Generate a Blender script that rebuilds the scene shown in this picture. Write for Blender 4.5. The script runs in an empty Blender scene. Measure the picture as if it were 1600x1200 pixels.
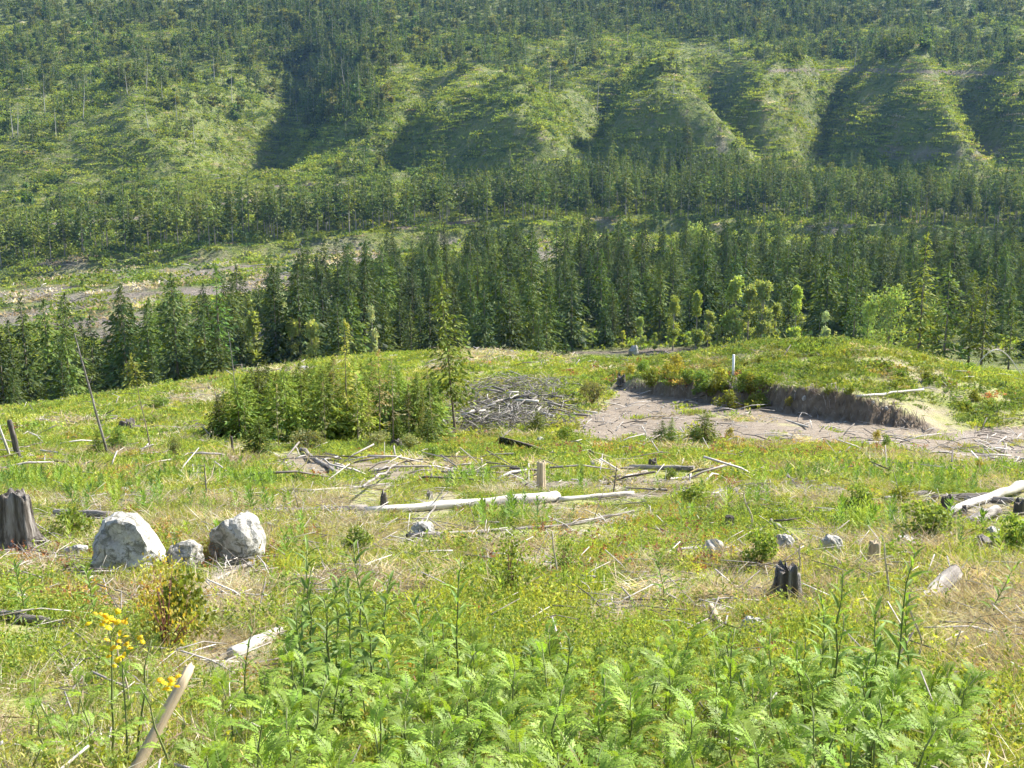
import bpy, math, random
import numpy as np
from mathutils import Matrix, Vector, Euler

# ------------------------------------------------------------------ camera, sky, sun, exposure
SC = bpy.context.scene
COL = SC.collection
NEW_OBJECT = bpy.data.objects.new; LINK_OBJECT = COL.objects.link; NEW_MESH = bpy.data.meshes.new
PITCH = math.radians(12.0)
FPX = 1885.0                                   # focal length in pixels of a 1600 wide frame
cam_d = bpy.data.cameras.new('camera'); cam = bpy.data.objects.new('camera', cam_d); COL.objects.link(cam)
cam_d.sensor_width = 36.0; cam_d.lens = FPX / 1600 * 36.0; cam_d.clip_start = 0.05; cam_d.clip_end = 6000
cam.location = (0, 0, 0); cam.rotation_euler = (math.pi / 2 - PITCH, 0, 0)
SC.camera = cam

SUN_AZ, SUN_EL = math.radians(55), math.radians(41)      # azimuth to the right of the view direction
world = bpy.data.worlds.new('World'); SC.world = world; world.use_nodes = True
wn = world.node_tree.nodes; wl = world.node_tree.links
bgn = wn['Background']; sky = wn.new('ShaderNodeTexSky'); sky.sky_type = 'NISHITA'; sky.sun_disc = False
sky.sun_elevation = SUN_EL; sky.sun_rotation = SUN_AZ
wl.new(sky.outputs['Color'], bgn.inputs['Color']); bgn.inputs['Strength'].default_value = 0.10
sun_d = bpy.data.lights.new('sun', 'SUN'); sun_d.energy = 5.0; sun_d.angle = math.radians(0.53); sun_d.color = (1.0, 0.95, 0.86)
sun = bpy.data.objects.new('sun', sun_d); COL.objects.link(sun)
sdir = Vector((math.sin(SUN_AZ) * math.cos(SUN_EL), math.cos(SUN_AZ) * math.cos(SUN_EL), math.sin(SUN_EL)))
sun.rotation_euler = sdir.to_track_quat('Z', 'Y').to_euler()
SC.view_settings.view_transform = 'Standard'; SC.view_settings.look = 'None'
SC.view_settings.exposure = 1.5; SC.view_settings.gamma = 1.0; SC.view_settings.use_curve_mapping = False
cy = SC.cycles
cy.max_bounces = 4; cy.diffuse_bounces = 2; cy.glossy_bounces = 1; cy.transmission_bounces = 3; cy.volume_bounces = 0
cy.transparent_max_bounces = 4; cy.use_denoising = True; cy.caustics_reflective = False; cy.caustics_refractive = False
cy.use_adaptive_sampling = True; cy.adaptive_threshold = 0.025; cy.adaptive_min_samples = 24
HAZE_DENSITY = 0.000045

rng = np.random.default_rng(7)
random.seed(7)

# ------------------------------------------------------------------ noise
def _hash(ix, iy, seed):
    n = (ix.astype(np.int64) * 374761393 + iy.astype(np.int64) * 668265263 + seed * 1442695041) & 0x7fffffff
    n = ((n ^ (n >> 13)) * 1274126177) & 0x7fffffff
    return ((n ^ (n >> 16)) & 0xffff) / 65535.0
def vnoise(x, y, seed=0):
    x = np.asarray(x, float); y = np.asarray(y, float)
    ix = np.floor(x); iy = np.floor(y); fx = x - ix; fy = y - iy
    fx = fx * fx * (3 - 2 * fx); fy = fy * fy * (3 - 2 * fy)
    a = _hash(ix, iy, seed); b = _hash(ix + 1, iy, seed); c = _hash(ix, iy + 1, seed); d = _hash(ix + 1, iy + 1, seed)
    return (a * (1 - fx) + b * fx) * (1 - fy) + (c * (1 - fx) + d * fx) * fy
def fbm(x, y, seed=0, o=4):
    s = 0; amp = 0.5; t = 0
    for k in range(o):
        s = s + amp * vnoise(x * 2 ** k, y * 2 ** k, seed + k * 17); t += amp; amp *= 0.5
    return s / t - 0.5
def sstep(a, b, x):
    t = np.clip((x - a) / (b - a), 0, 1); return t * t * (3 - 2 * t)

# ------------------------------------------------------------------ photograph pixels <-> the place
CP, SP = math.cos(PITCH), math.sin(PITCH)
def zpx(y, Y):                                  # height of a point seen in row y at horizontal distance Y
    return Y * math.tan(math.atan((600 - y) / FPX) - PITCH)
def project(X, Y, Z):
    d = np.maximum(Y * CP - Z * SP, 0.01)
    return 800 + FPX * X / d, 600 - FPX * (Y * SP + Z * CP) / d

# ground profiles measured along nine directions: (distance, row) where p, else (distance, height)
def prof(s):
    out = []
    for tok in s.split():
        Y, v = tok.split(':'); Y = float(Y)
        out.append((Y, zpx(float(v[1:]), Y) if v[0] == 'p' else float(v)))
    return out
NEAR = '1.5:-1.72 3:-2.1 5:-2.75 8:-3.55 12:-4.6 17:-5.8 25:p765 35:p737 45:p714 '
COLS = {
 0:    NEAR + '60:p688 75:p669 90:p655 110:p640 135:-33 180:-45 240:-53 300:-57 350:-56.5 400:-57 450:-59.5 520:-62 600:-54 650:-46 720:p285 800:p215 900:p140 1000:p80 1150:p18 1400:190 1600:240',
 200:  NEAR + '60:p687 75:p662 90:p636 110:p611 135:-30 180:-42 240:-50 300:-54 350:-52.5 400:-51.5 450:-52.5 520:-54 600:-50 650:-43 720:p283 800:p212 900:p140 1000:p80 1150:p18 1400:190 1600:240',
 400:  NEAR + '60:p688 75:p655 90:p615 110:p578 135:-27 180:-40 240:-48 300:-51 400:-51 450:-51 520:-51.5 600:-48 650:-42 720:p280 800:p215 900:p145 1000:p80 1150:p15 1400:190 1600:240',
 600:  NEAR + '60:p690 75:p650 90:p600 110:p556 135:-25 180:-38 240:-47 300:-49 400:-49.5 470:-49.5 520:-49 580:-48 650:-42 720:p270 800:p200 850:p160 900:p128 1000:p78 1150:p12 1400:195 1600:245',
 800:  NEAR + '60:p690 75:p645 90:p588 110:p543 135:-25 180:-37 240:-46 300:-48 400:-49 480:-49.5 560:-48 600:-45 650:-40 700:-32 750:p245 800:p203 850:p168 900:p138 1000:p85 1150:p15 1400:200 1600:250',
 1000: NEAR + '60:p690 75:p646 90:p604 110:p578 135:-27 180:-37 240:-46.3 300:-47 480:-49 560:-46 600:-43.4 650:-38 700:-28 750:-13 800:4 850:18 900:29 1000:58 1150:110 1400:200 1600:250',
 1200: NEAR + '55:p692 66:p664 86:-17.6 110:-19.5 135:-26 180:-36 240:-46 300:-47 480:-49 560:-47 600:-45 650:-40 700:-31 750:-14 800:8 850:26 880:38 930:41 1000:56 1150:115 1400:205 1600:255',
 1400: NEAR + '55:p698 66:p672 86:-17.9 110:-19.6 135:-26 180:-36 240:-46 300:-47 480:-49 560:-48 600:-46 650:-41 700:-32 750:-16 800:6 850:26 880:38 930:41 1000:56 1150:115 1400:205 1600:255',
 1600: NEAR.replace('45:p714', '45:p726') + '55:p707 66:p686 86:p645 110:p608 135:-27 180:-37 240:-46 300:-47 480:-49 560:-49 600:-47 650:-42 700:-33 750:-17 800:4 850:24 880:36 930:40 1000:56 1150:115 1400:205 1600:255',
}
LN = np.linspace(math.log(1.5), math.log(1600), 900)
AS = np.linspace(-0.46, 0.46, 93)
def gsm(T, sig, axis):
    r = int(3 * sig) + 1; k = np.exp(-0.5 * (np.arange(-r, r + 1) / sig) ** 2); k /= k.sum()
    pad = [(0, 0)] * T.ndim; pad[axis] = (r, r); P = np.pad(T, pad, mode='edge')
    return sum(k[i] * np.take(P, np.arange(i, i + T.shape[axis]), axis=axis) for i in range(2 * r + 1))
_cols = []; _ca = []
for xpx, s in COLS.items():
    p = np.array(prof(s)); _cols.append(np.interp(LN, np.log(p[:, 0]), p[:, 1] / p[:, 0]) * np.exp(LN)); _ca.append((xpx - 800) / FPX * 1.015)
_cols = gsm(np.array(_cols), 7, 1); _ca = np.array(_ca)
TAB = gsm(np.array([[0.0]]) + np.stack([np.interp(AS, _ca, _cols[:, j]) for j in range(len(LN))], 1), 4, 0)
def base_z(X, Y):
    X = np.asarray(X, float); Y = np.asarray(Y, float)
    Yc = np.clip(Y, 1.5, 1600); a = np.clip(X / np.maximum(Y, 10), AS[0], AS[-1])
    fa = (a - AS[0]) / (AS[1] - AS[0]); ia = np.clip(fa.astype(int), 0, len(AS) - 2); fa = fa - ia
    fl = (np.log(Yc) - LN[0]) / (LN[1] - LN[0]); il = np.clip(fl.astype(int), 0, len(LN) - 2); fl = fl - il
    z = (TAB[ia, il] * (1 - fl) + TAB[ia, il + 1] * fl) * (1 - fa) + (TAB[ia + 1, il] * (1 - fl) + TAB[ia + 1, il + 1] * fl) * fa
    return z + np.where(Y < 1.5, (1.5 - Y) * 0.22, 0)

# the grassy knoll with its cut bank
TOE = np.array([(7.0, 87), (9.0, 84), (12.2, 77.5), (16.7, 71), (21.0, 67), (23.5, 65.5), (28, 64), (60, 60)])
def toe_d(X, Y): return Y - np.interp(X, TOE[:, 0], TOE[:, 1]) - 1.6 * fbm(X * 0.35, Y * 0.05, 5, 3) - 0.9 * fbm(X * 1.4, Y * 0.5, 6, 3)
def knoll(X, Y):
    d = toe_d(X, Y)
    cut = np.interp(X, [6.5, 8.5, 12, 17, 20, 22.5, 24.8], [0, 0.55, 1.15, 1.6, 1.6, 0.9, 0.0])
    dome = np.interp(X, [6.5, 12, 16, 20, 22.5, 24.8, 28, 34, 42, 50], [0, 0.0, 0.25, 0.9, 1.8, 2.7, 2.5, 1.5, 0.3, 0.0])
    return cut * sstep(-0.1, 0.9, d) * (1 - sstep(18, 36, d)) + dome * sstep(0.8, 16, d) * (1 - sstep(20, 40, d))
# ridges and gullies of the logged hillside: (x1, Y1, x2, Y2, height, half width); x is across, Y away, in metres
def RX(xpx, Y): return (xpx - 800) / FPX * 1.0 * Y
RIDGES = [
 (RX(1010, 832), 832, RX(1030, 712), 712, 27, 50), (RX(1040, 790), 790, RX(1128, 703), 703, 13, 26),
 (RX(1228, 874), 874, RX(1152, 738), 738, 21, 34), (RX(1388, 876), 876, RX(1375, 728), 728, 21, 60), (RX(1400, 810), 810, RX(1492, 703), 703, 15, 30),
 (RX(1575, 884), 884, RX(1600, 738), 738, 18, 50), (RX(832, 805), 805, RX(815, 690), 690, 22, 48), (RX(742, 885), 885, RX(682, 735), 735, 17, 60),
 (RX(622, 950), 950, RX(570, 760), 760, 11, 45), (RX(250, 880), 880, RX(200, 720), 720, 19, 60), (RX(60, 860), 860, RX(20, 700), 700, 13, 50),
 (RX(1098, 970), 970, RX(1108, 740), 740, -26, 32), (RX(942, 905), 905, RX(905, 730), 730, -18, 28), (RX(470, 1000), 1000, RX(410, 740), 740, -25, 56),
 (RX(1292, 855), 855, RX(1270, 733), 733, -15, 20), (RX(1492, 855), 855, RX(1502, 738), 738, -15, 28), (RX(655, 850), 850, RX(615, 720), 720, -9, 32),
]
def ridges(X, Y):
    h = np.zeros(np.broadcast(X, Y).shape)
    Xw = X + 20 * fbm(X * 0.014, Y * 0.014, 31, 4); Yw = Y + 20 * fbm(X * 0.014, Y * 0.014, 47, 4)
    for x1, y1, x2, y2, hh, w in RIDGES:
        dx, dy = x2 - x1, y2 - y1; L2 = dx * dx + dy * dy
        t = np.clip(((Xw - x1) * dx + (Yw - y1) * dy) / L2, -0.12, 1.1)
        d = np.hypot(Xw - x1 - t * dx, Yw - y1 - t * dy)
        e = 1 - d / w * (1 + 0.35 * fbm(X * 0.03, Y * 0.03, 57, 3)); e = e - 0.45 * np.maximum(e - 0.72, 0) * (hh > 0)
        h = h + 1.6 * hh * np.maximum(e, 0) ** 1.15 * (1 - sstep(0.75, 1.12, t)) * sstep(-0.2, 0.12, t)
    return h
def ground_z(X, Y):
    X = np.asarray(X, float); Y = np.asarray(Y, float)
    z = base_z(X, Y)
    if np.any((Y > 55) & (Y < 130)): z = z + knoll(X, Y)
    if np.any(Y > 600): z = z + ridges(X, Y)
    far = sstep(560, 700, Y)
    z = z + far * (1 - 0.6 * sstep(880, 950, Y)) * (9 * fbm(X * 0.018, Y * 0.018, 3, 5) + 4.2 * fbm(X * 0.06, Y * 0.06, 9, 2) + 0.7 * fbm(X * 0.13, Y * 0.13, 19, 1))
    if np.any((Y > 440) & (Y < 660)):
        bx = np.interp(800 + FPX * X / np.maximum(Y, 10), [-200, 0, 150, 350, 600, 750, 1000, 1300, 1600, 1800], [505, 520, 530, 535, 565, 585, 598, 590, 570, 560]) + 10 * fbm(X * 0.02, Y * 0.01, 55, 3)
        z = z - 8.5 * sstep(bx - 75, bx - 17, Y) * (1 - sstep(bx - 16, bx - 3, Y))
    mid = sstep(240, 330, Y) * (1 - far)
    z = z + mid * 2.2 * fbm(X * 0.03, Y * 0.03, 13, 4)
    nr = 1 - sstep(115, 160, Y)
    amp = 0.10 + 0.35 * sstep(6, 40, Y)
    z = z + nr * (amp * fbm(X * 0.22, Y * 0.22, 23, 4) + 0.07 * fbm(X * 1.7, Y * 1.7, 29, 3))
    return z
def gz(X, Y): return float(ground_z(np.array([X]), np.array([Y]))[0])
_YS = np.exp(np.linspace(math.log(2.0), math.log(1150), 2600))
def place(x, y, ymin=0.0):
    """ground point seen at photograph pixel (x, y)"""
    Ys = _YS[_YS > ymin]
    tx = (x - 800) / FPX; k = math.tan(math.atan((600 - y) / FPX) - PITCH)
    Z = Ys * k; X = tx * (Ys * CP - Z * SP)
    g = ground_z(X, Ys); hit = np.nonzero(g >= Z)[0]
    if len(hit) == 0: i = len(Ys) - 1
    else: i = hit[0]
    return Vector((X[i], Ys[i], g[i]))
def pxm(P): return (P.y * CP - P.z * SP) / FPX        # metres per photograph pixel at P

# ------------------------------------------------------------------ materials
def newmat(name):
    m = bpy.data.materials.new(name); m.use_nodes = True; nt = m.node_tree; nt.nodes.clear()
    return m, nt, nt.nodes, nt.links
def nd(nt, typ, **kw):
    n = nt.nodes.new(typ)
    for k, v in kw.items():
        if k in n.inputs.keys(): n.inputs[k].default_value = v
        else: setattr(n, k, v)
    return n
def mix_rgb(nt, f, a, b, mode='MIX'):
    n = nt.nodes.new('ShaderNodeMix'); n.data_type = 'RGBA'; n.blend_type = mode
    for i, v in ((0, f), (6, a), (7, b)):
        if hasattr(v, 'is_output'): nt.links.new(v, n.inputs[i])
        elif v is not None: n.inputs[i].default_value = v if i == 0 else (*v, 1) if len(v) == 3 else v
    return n.outputs[2]
def ramp(nt, f, stops):
    n = nt.nodes.new('ShaderNodeValToRGB'); nt.links.new(f, n.inputs[0]); cr = n.color_ramp
    while len(cr.elements) < len(stops): cr.elements.new(0.5)
    for e, (p, c) in zip(cr.elements, stops): e.position = p; e.color = (*c, 1)
    return n.outputs[0]
def noise(nt, scale, detail=4, rough=0.6, coord=None, dist=0.0):
    n = nt.nodes.new('ShaderNodeTexNoise'); n.inputs['Scale'].default_value = scale
    n.inputs['Detail'].default_value = detail; n.inputs['Roughness'].default_value = rough; n.inputs['Distortion'].default_value = dist
    if coord is not None: nt.links.new(coord, n.inputs['Vector'])
    return n.outputs['Fac']
def objcoord(nt, scale=None):
    tc = nt.nodes.new('ShaderNodeTexCoord')
    if scale is None: return tc.outputs['Object']
    mp = nt.nodes.new('ShaderNodeMapping'); mp.inputs['Scale'].default_value = scale
    nt.links.new(tc.outputs['Object'], mp.inputs['Vector']); return mp.outputs['Vector']

def leaf_mat(name, trans=0.42, gloss=0.06, rnd=0.3, rough=0.45, hue=0.03, inst=False):
    m, nt, N, L = newmat(name)
    at = nd(nt, 'ShaderNodeAttribute', attribute_name='tint')
    tint_c = at.outputs['Color']
    if inst:
        ai = nd(nt, 'ShaderNodeAttribute', attribute_name='itint'); ai.attribute_type = 'INSTANCER'
        tint_c = mix_rgb(nt, 1.0, tint_c, ai.outputs['Color'], 'MULTIPLY')
    oi = N.new('ShaderNodeObjectInfo')
    mr = N.new('ShaderNodeMapRange'); L.new(oi.outputs['Random'], mr.inputs[0]); mr.inputs[3].default_value = 1 - rnd; mr.inputs[4].default_value = 1 + rnd
    mu = N.new('ShaderNodeMath'); mu.operation = 'MULTIPLY'; L.new(oi.outputs['Random'], mu.inputs[0]); mu.inputs[1].default_value = 7.13
    fr = N.new('ShaderNodeMath'); fr.operation = 'FRACT'; L.new(mu.outputs[0], fr.inputs[0])
    mh = N.new('ShaderNodeMapRange'); L.new(fr.outputs[0], mh.inputs[0]); mh.inputs[3].default_value = 0.5 - hue; mh.inputs[4].default_value = 0.5 + hue
    hs = N.new('ShaderNodeHueSaturation'); L.new(tint_c, hs.inputs['Color']); L.new(mr.outputs[0], hs.inputs['Value']); L.new(mh.outputs[0], hs.inputs['Hue'])
    df = N.new('ShaderNodeBsdfDiffuse'); L.new(hs.outputs[0], df.inputs[0])
    tr = N.new('ShaderNodeBsdfTranslucent')
    L.new(mix_rgb(nt, 1.0, hs.outputs[0], (1.25, 1.2, 0.6), 'MULTIPLY'), tr.inputs[0])
    mx = N.new('ShaderNodeMixShader'); mx.inputs[0].default_value = trans; L.new(df.outputs[0], mx.inputs[1]); L.new(tr.outputs[0], mx.inputs[2])
    out = mx.outputs[0]
    if gloss:
        gl = N.new('ShaderNodeBsdfGlossy'); gl.inputs['Roughness'].default_value = rough
        m2 = N.new('ShaderNodeMixShader'); m2.inputs[0].default_value = gloss; L.new(out, m2.inputs[1]); L.new(gl.outputs[0], m2.inputs[2]); out = m2.outputs[0]
    o = N.new('ShaderNodeOutputMaterial'); L.new(out, o.inputs[0])
    return m
def solid_mat(name, stops, scale=6, stretch=(1, 1, 1), rough=0.85, bump=0.4, bdist=0.02, detail=6, rnd=0.15, spec=0.3):
    m, nt, N, L = newmat(name)
    co = objcoord(nt, stretch)
    f = noise(nt, scale, detail, 0.65, co, 0.3)
    c = ramp(nt, f, stops)
    oi = N.new('ShaderNodeObjectInfo'); mr = N.new('ShaderNodeMapRange'); L.new(oi.outputs['Random'], mr.inputs[0]); mr.inputs[3].default_value = 1 - rnd; mr.inputs[4].default_value = 1 + rnd
    hs = N.new('ShaderNodeHueSaturation'); L.new(c, hs.inputs['Color']); L.new(mr.outputs[0], hs.inputs['Value'])
    b = nd(nt, 'ShaderNodeBsdfPrincipled'); b.inputs['Roughness'].default_value = rough; b.inputs['Specular IOR Level'].default_value = spec
    L.new(hs.outputs[0], b.inputs['Base Color'])
    bp = N.new('ShaderNodeBump'); bp.inputs['Strength'].default_value = bump; bp.inputs['Distance'].default_value = bdist
    f2 = noise(nt, scale * 2.3, detail, 0.7, co); L.new(f2, bp.inputs['Height']); L.new(bp.outputs[0], b.inputs['Normal'])
    o = N.new('ShaderNodeOutputMaterial'); L.new(b.outputs[0], o.inputs[0])
    return m
def tint_mat(name, rough=0.9):                  # opaque, colour from the mesh (sticks, twigs)
    m, nt, N, L = newmat(name)
    at = nd(nt, 'ShaderNodeAttribute', attribute_name='tint'); b = nd(nt, 'ShaderNodeBsdfPrincipled'); b.inputs['Roughness'].default_value = rough
    f = noise(nt, 14, 4, 0.6, objcoord(nt)); c = mix_rgb(nt, 1.0, at.outputs['Color'], ramp(nt, f, [(0.3, (0.6, 0.6, 0.6)), (0.7, (1.3, 1.3, 1.3))]), 'MULTIPLY')
    L.new(c, b.inputs['Base Color']); o = N.new('ShaderNodeOutputMaterial'); L.new(b.outputs[0], o.inputs[0]); return m

M = {}
M['needle'] = leaf_mat('conifer_needles', 0.28, 0.012, 0.42, 0.55, 0.014)
M['needle_stuff'] = leaf_mat('conifer_needles_mass', 0.33, 0.03, 0.0, 0.5, 0.0)
M['broadleaf'] = leaf_mat('broad_leaves', 0.45, 0.02, 0.2, 0.55, 0.02)
M['herb'] = leaf_mat('herb_leaves', 0.42, 0.022, 0.22, 0.55, 0.012)
M['cover'] = leaf_mat('ground_cover', 0.40, 0.015, 0.0, 0.6, 0.0, True)
M['twig'] = tint_mat('dead_twigs')
M['bark'] = solid_mat('conifer_bark', [(0.3, (0.10, 0.075, 0.055)), (0.55, (0.20, 0.16, 0.12)), (0.75, (0.33, 0.29, 0.24))], 9, (1, 1, 0.25), 0.9, 0.6, 0.03)
M['palebark'] = solid_mat('pale_bark', [(0.3, (0.20, 0.17, 0.14)), (0.6, (0.36, 0.32, 0.27)), (0.8, (0.5, 0.46, 0.4))], 5, (1, 1, 0.2), 0.9, 0.4, 0.03)
M['grey_wood'] = solid_mat('weathered_wood', [(0.3, (0.06, 0.05, 0.042)), (0.48, (0.19, 0.17, 0.15)), (0.62, (0.34, 0.31, 0.275)), (0.8, (0.46, 0.43, 0.39))], 9, (1, 1, 0.1), 0.9, 0.9, 0.03)
M['white_wood'] = solid_mat('bleached_wood', [(0.28, (0.16, 0.135, 0.11)), (0.45, (0.42, 0.39, 0.34)), (0.7, (0.60, 0.57, 0.52))], 6, (1, 1, 0.12), 0.8, 0.4, 0.015)
M['dark_wood'] = solid_mat('charred_wood', [(0.3, (0.04, 0.034, 0.03)), (0.55, (0.10, 0.088, 0.075)), (0.75, (0.24, 0.21, 0.18))], 8, (1, 1, 0.15), 0.9, 0.7, 0.03)
M['stump_wood'] = solid_mat('weathered_stump', [(0.34, (0.03, 0.025, 0.02)), (0.47, (0.11, 0.095, 0.08)), (0.58, (0.24, 0.22, 0.20)), (0.74, (0.38, 0.36, 0.33))], 16, (1, 1, 0.07), 0.95, 1.0, 0.05)
M['tan_wood'] = solid_mat('split_wood', [(0.25, (0.22, 0.16, 0.09)), (0.5, (0.42, 0.34, 0.22)), (0.75, (0.55, 0.47, 0.33))], 8, (1.6, 1.6, 0.1), 0.8, 0.5, 0.015)
M['stem'] = solid_mat('green_stem', [(0.3, (0.10, 0.14, 0.04)), (0.7, (0.20, 0.22, 0.08))], 12, (1, 1, 0.3), 0.6, 0.1, 0.004)
M['redstem'] = solid_mat('red_stem', [(0.3, (0.16, 0.06, 0.05)), (0.7, (0.28, 0.13, 0.09))], 12, (1, 1, 0.3), 0.6, 0.1, 0.004)
M['straw'] = solid_mat('straw_stem', [(0.3, (0.36, 0.29, 0.18)), (0.7, (0.6, 0.53, 0.40))], 12, (1, 1, 0.3), 0.7, 0.1, 0.004)
M['stake'] = solid_mat('painted_stake', [(0.3, (0.72, 0.72, 0.70)), (0.7, (0.82, 0.82, 0.8))], 5, (1, 1, 1), 0.6, 0.1, 0.004)

def rock_mat():
    m, nt, N, L = newmat('granite')
    co = objcoord(nt)
    big = noise(nt, 3.0, 6, 0.65, co, 0.6); fine = noise(nt, 34, 5, 0.7, co); lich = noise(nt, 8, 6, 0.75, co, 1.2)
    c = ramp(nt, big, [(0.3, (0.22, 0.20, 0.18)), (0.48, (0.42, 0.40, 0.36)), (0.7, (0.56, 0.54, 0.49))])
    c = mix_rgb(nt, ramp(nt, lich, [(0.47, (0, 0, 0)), (0.57, (0.9, 0.9, 0.9))]), c, (0.14, 0.135, 0.10))
    c = mix_rgb(nt, 1.0, c, ramp(nt, fine, [(0.3, (0.75, 0.75, 0.75)), (0.7, (1.2, 1.2, 1.2))]), 'MULTIPLY')
    b = nd(nt, 'ShaderNodeBsdfPrincipled'); b.inputs['Roughness'].default_value = 0.85; L.new(c, b.inputs['Base Color'])
    bp = N.new('ShaderNodeBump'); bp.inputs['Strength'].default_value = 0.7; bp.inputs['Distance'].default_value = 0.03
    L.new(noise(nt, 16, 8, 0.7, co), bp.inputs['Height']); L.new(bp.outputs[0], b.inputs['Normal'])
    o = N.new('ShaderNodeOutputMaterial'); L.new(b.outputs[0], o.inputs[0]); return m
M['rock'] = rock_mat()

def ground_mat():
    m, nt, N, L = newmat('logged_ground')
    co = objcoord(nt)
    g = nd(nt, 'ShaderNodeAttribute', attribute_name='cover')      # R bare soil, G woody slash, B far side of the valley
    sp = N.new('ShaderNodeSeparateColor'); L.new(g.outputs['Color'], sp.inputs[0])
    n1 = noise(nt, 0.35, 6, 0.65, co, 0.5); n2 = noise(nt, 2.2, 6, 0.7, co, 0.4); n3 = noise(nt, 9, 5, 0.7, co); n4 = noise(nt, 0.035, 7, 0.65, co, 0.6)
    veg = ramp(nt, n2, [(0.3, (0.11, 0.14, 0.03)), (0.5, (0.20, 0.24, 0.05)), (0.7, (0.29, 0.30, 0.085))])
    litter = ramp(nt, n3, [(0.25, (0.11, 0.085, 0.06)), (0.5, (0.27, 0.22, 0.155)), (0.75, (0.42, 0.36, 0.275))])
    near = mix_rgb(nt, ramp(nt, n1, [(0.40, (0.1, 0.1, 0.1)), (0.62, (0.85, 0.85, 0.85))]), veg, litter)
    n5 = noise(nt, 0.11, 6, 0.75, co, 0.8)
    farveg = ramp(nt, n5, [(0.32, (0.055, 0.085, 0.03)), (0.46, (0.125, 0.165, 0.035)), (0.56, (0.18, 0.21, 0.045)), (0.70, (0.24, 0.205, 0.14))])
    farveg = mix_rgb(nt, ramp(nt, n1, [(0.5, (0, 0, 0)), (0.72, (0.7, 0.7, 0.7))]), farveg, (0.30, 0.25, 0.20))
    farveg = mix_rgb(nt, 1.0, farveg, ramp(nt, n2, [(0.3, (0.55, 0.6, 0.6)), (0.7, (1.3, 1.25, 1.15))]), 'MULTIPLY')
    c = mix_rgb(nt, sp.outputs[2], near, farveg)
    soil = ramp(nt, n2, [(0.25, (0.12, 0.097, 0.072)), (0.5, (0.205, 0.168, 0.128)), (0.75, (0.29, 0.248, 0.20))])
    soil = mix_rgb(nt, 1.0, soil, ramp(nt, n3, [(0.3, (0.72, 0.72, 0.72)), (0.7, (1.2, 1.2, 1.2))]), 'MULTIPLY')
    c = mix_rgb(nt, sp.outputs[0], c, soil)
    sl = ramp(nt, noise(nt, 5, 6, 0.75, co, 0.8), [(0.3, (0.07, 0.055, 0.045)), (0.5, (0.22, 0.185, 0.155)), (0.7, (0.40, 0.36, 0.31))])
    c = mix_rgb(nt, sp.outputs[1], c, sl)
    bk = nd(nt, 'ShaderNodeAttribute', attribute_name='bank')
    c = mix_rgb(nt, bk.outputs['Fac'], c, ramp(nt, n2, [(0.3, (0.10, 0.072, 0.048)), (0.6, (0.20, 0.15, 0.10)), (0.75, (0.33, 0.27, 0.20))]))
    b = nd(nt, 'ShaderNodeBsdfPrincipled'); b.inputs['Roughness'].default_value = 0.95; b.inputs['Specular IOR Level'].default_value = 0.15; L.new(c, b.inputs['Base Color'])
    bp = N.new('ShaderNodeBump'); bp.inputs['Strength'].default_value = 0.8; bp.inputs['Distance'].default_value = 0.06
    L.new(n3, bp.inputs['Height'])
    hb = N.new('ShaderNodeMath'); hb.operation = 'MULTIPLY'; L.new(noise(nt, 0.3, 6, 0.7, co, 0.5), hb.inputs[0]); L.new(sp.outputs[2], hb.inputs[1])
    b2 = N.new('ShaderNodeBump'); b2.inputs['Strength'].default_value = 1.0; b2.inputs['Distance'].default_value = 3.5; L.new(hb.outputs[0], b2.inputs['Height']); L.new(bp.outputs[0], b2.inputs['Normal']); L.new(b2.outputs[0], b.inputs['Normal'])
    o = N.new('ShaderNodeOutputMaterial'); L.new(b.outputs[0], o.inputs[0]); return m
M['ground'] = ground_mat()

# ------------------------------------------------------------------ mesh helpers
def mk_mesh(name, V, F, mats, tint=None, smooth=False, fm=None, attrs=None):
    """V (n,3), F (m,3) or (m,4) or list of both"""
    me = NEW_MESH(name)
    Fs = F if isinstance(F, list) else [F]
    Fs = [np.asarray(f, dtype=np.int32) for f in Fs if len(f)]
    V = np.asarray(V, dtype=np.float32)
    me.vertices.add(len(V)); me.vertices.foreach_set('co', V.ravel())
    li = np.concatenate([f.ravel() for f in Fs]); tot = np.concatenate([np.full(len(f), f.shape[1], np.int32) for f in Fs])
    st = np.concatenate([[0], np.cumsum(tot)[:-1]]).astype(np.int32)
    me.loops.add(len(li)); me.loops.foreach_set('vertex_index', li)
    me.polygons.add(len(tot)); me.polygons.foreach_set('loop_start', st)
    if fm is not None: me.polygons.foreach_set('material_index', np.asarray(fm, np.int32))
    if smooth: me.polygons.foreach_set('use_smooth', np.ones(len(tot), bool))
    for m in (mats if isinstance(mats, (list, tuple)) else [mats]): me.materials.append(m)
    if tint is not None:
        a = me.attributes.new('tint', 'FLOAT_COLOR', 'POINT'); t = np.ones((len(V), 4), np.float32); t[:, :3] = tint; a.data.foreach_set('color', t.ravel())
    for k, arr in (attrs or {}).items():
        if arr.ndim == 2:
            a = me.attributes.new(k, 'FLOAT_COLOR', 'POINT'); t = np.ones((len(V), 4), np.float32); t[:, :3] = arr; a.data.foreach_set('color', t.ravel())
        else:
            a = me.attributes.new(k, 'FLOAT', 'POINT'); a.data.foreach_set('value', arr.astype(np.float32))
    me.update(calc_edges=True)
    return me
def link(name, data, parent=None, mat=None):
    o = NEW_OBJECT(name, data); LINK_OBJECT(o)
    if parent is not None: o.parent = parent
    if mat is not None: o.matrix_basis = mat
    return o
def tag(o, label, cat=None, group=None, kind=None):
    if label: o['label'] = label
    if cat: o['category'] = cat
    if group: o['group'] = group
    if kind: o['kind'] = kind
    return o
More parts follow.
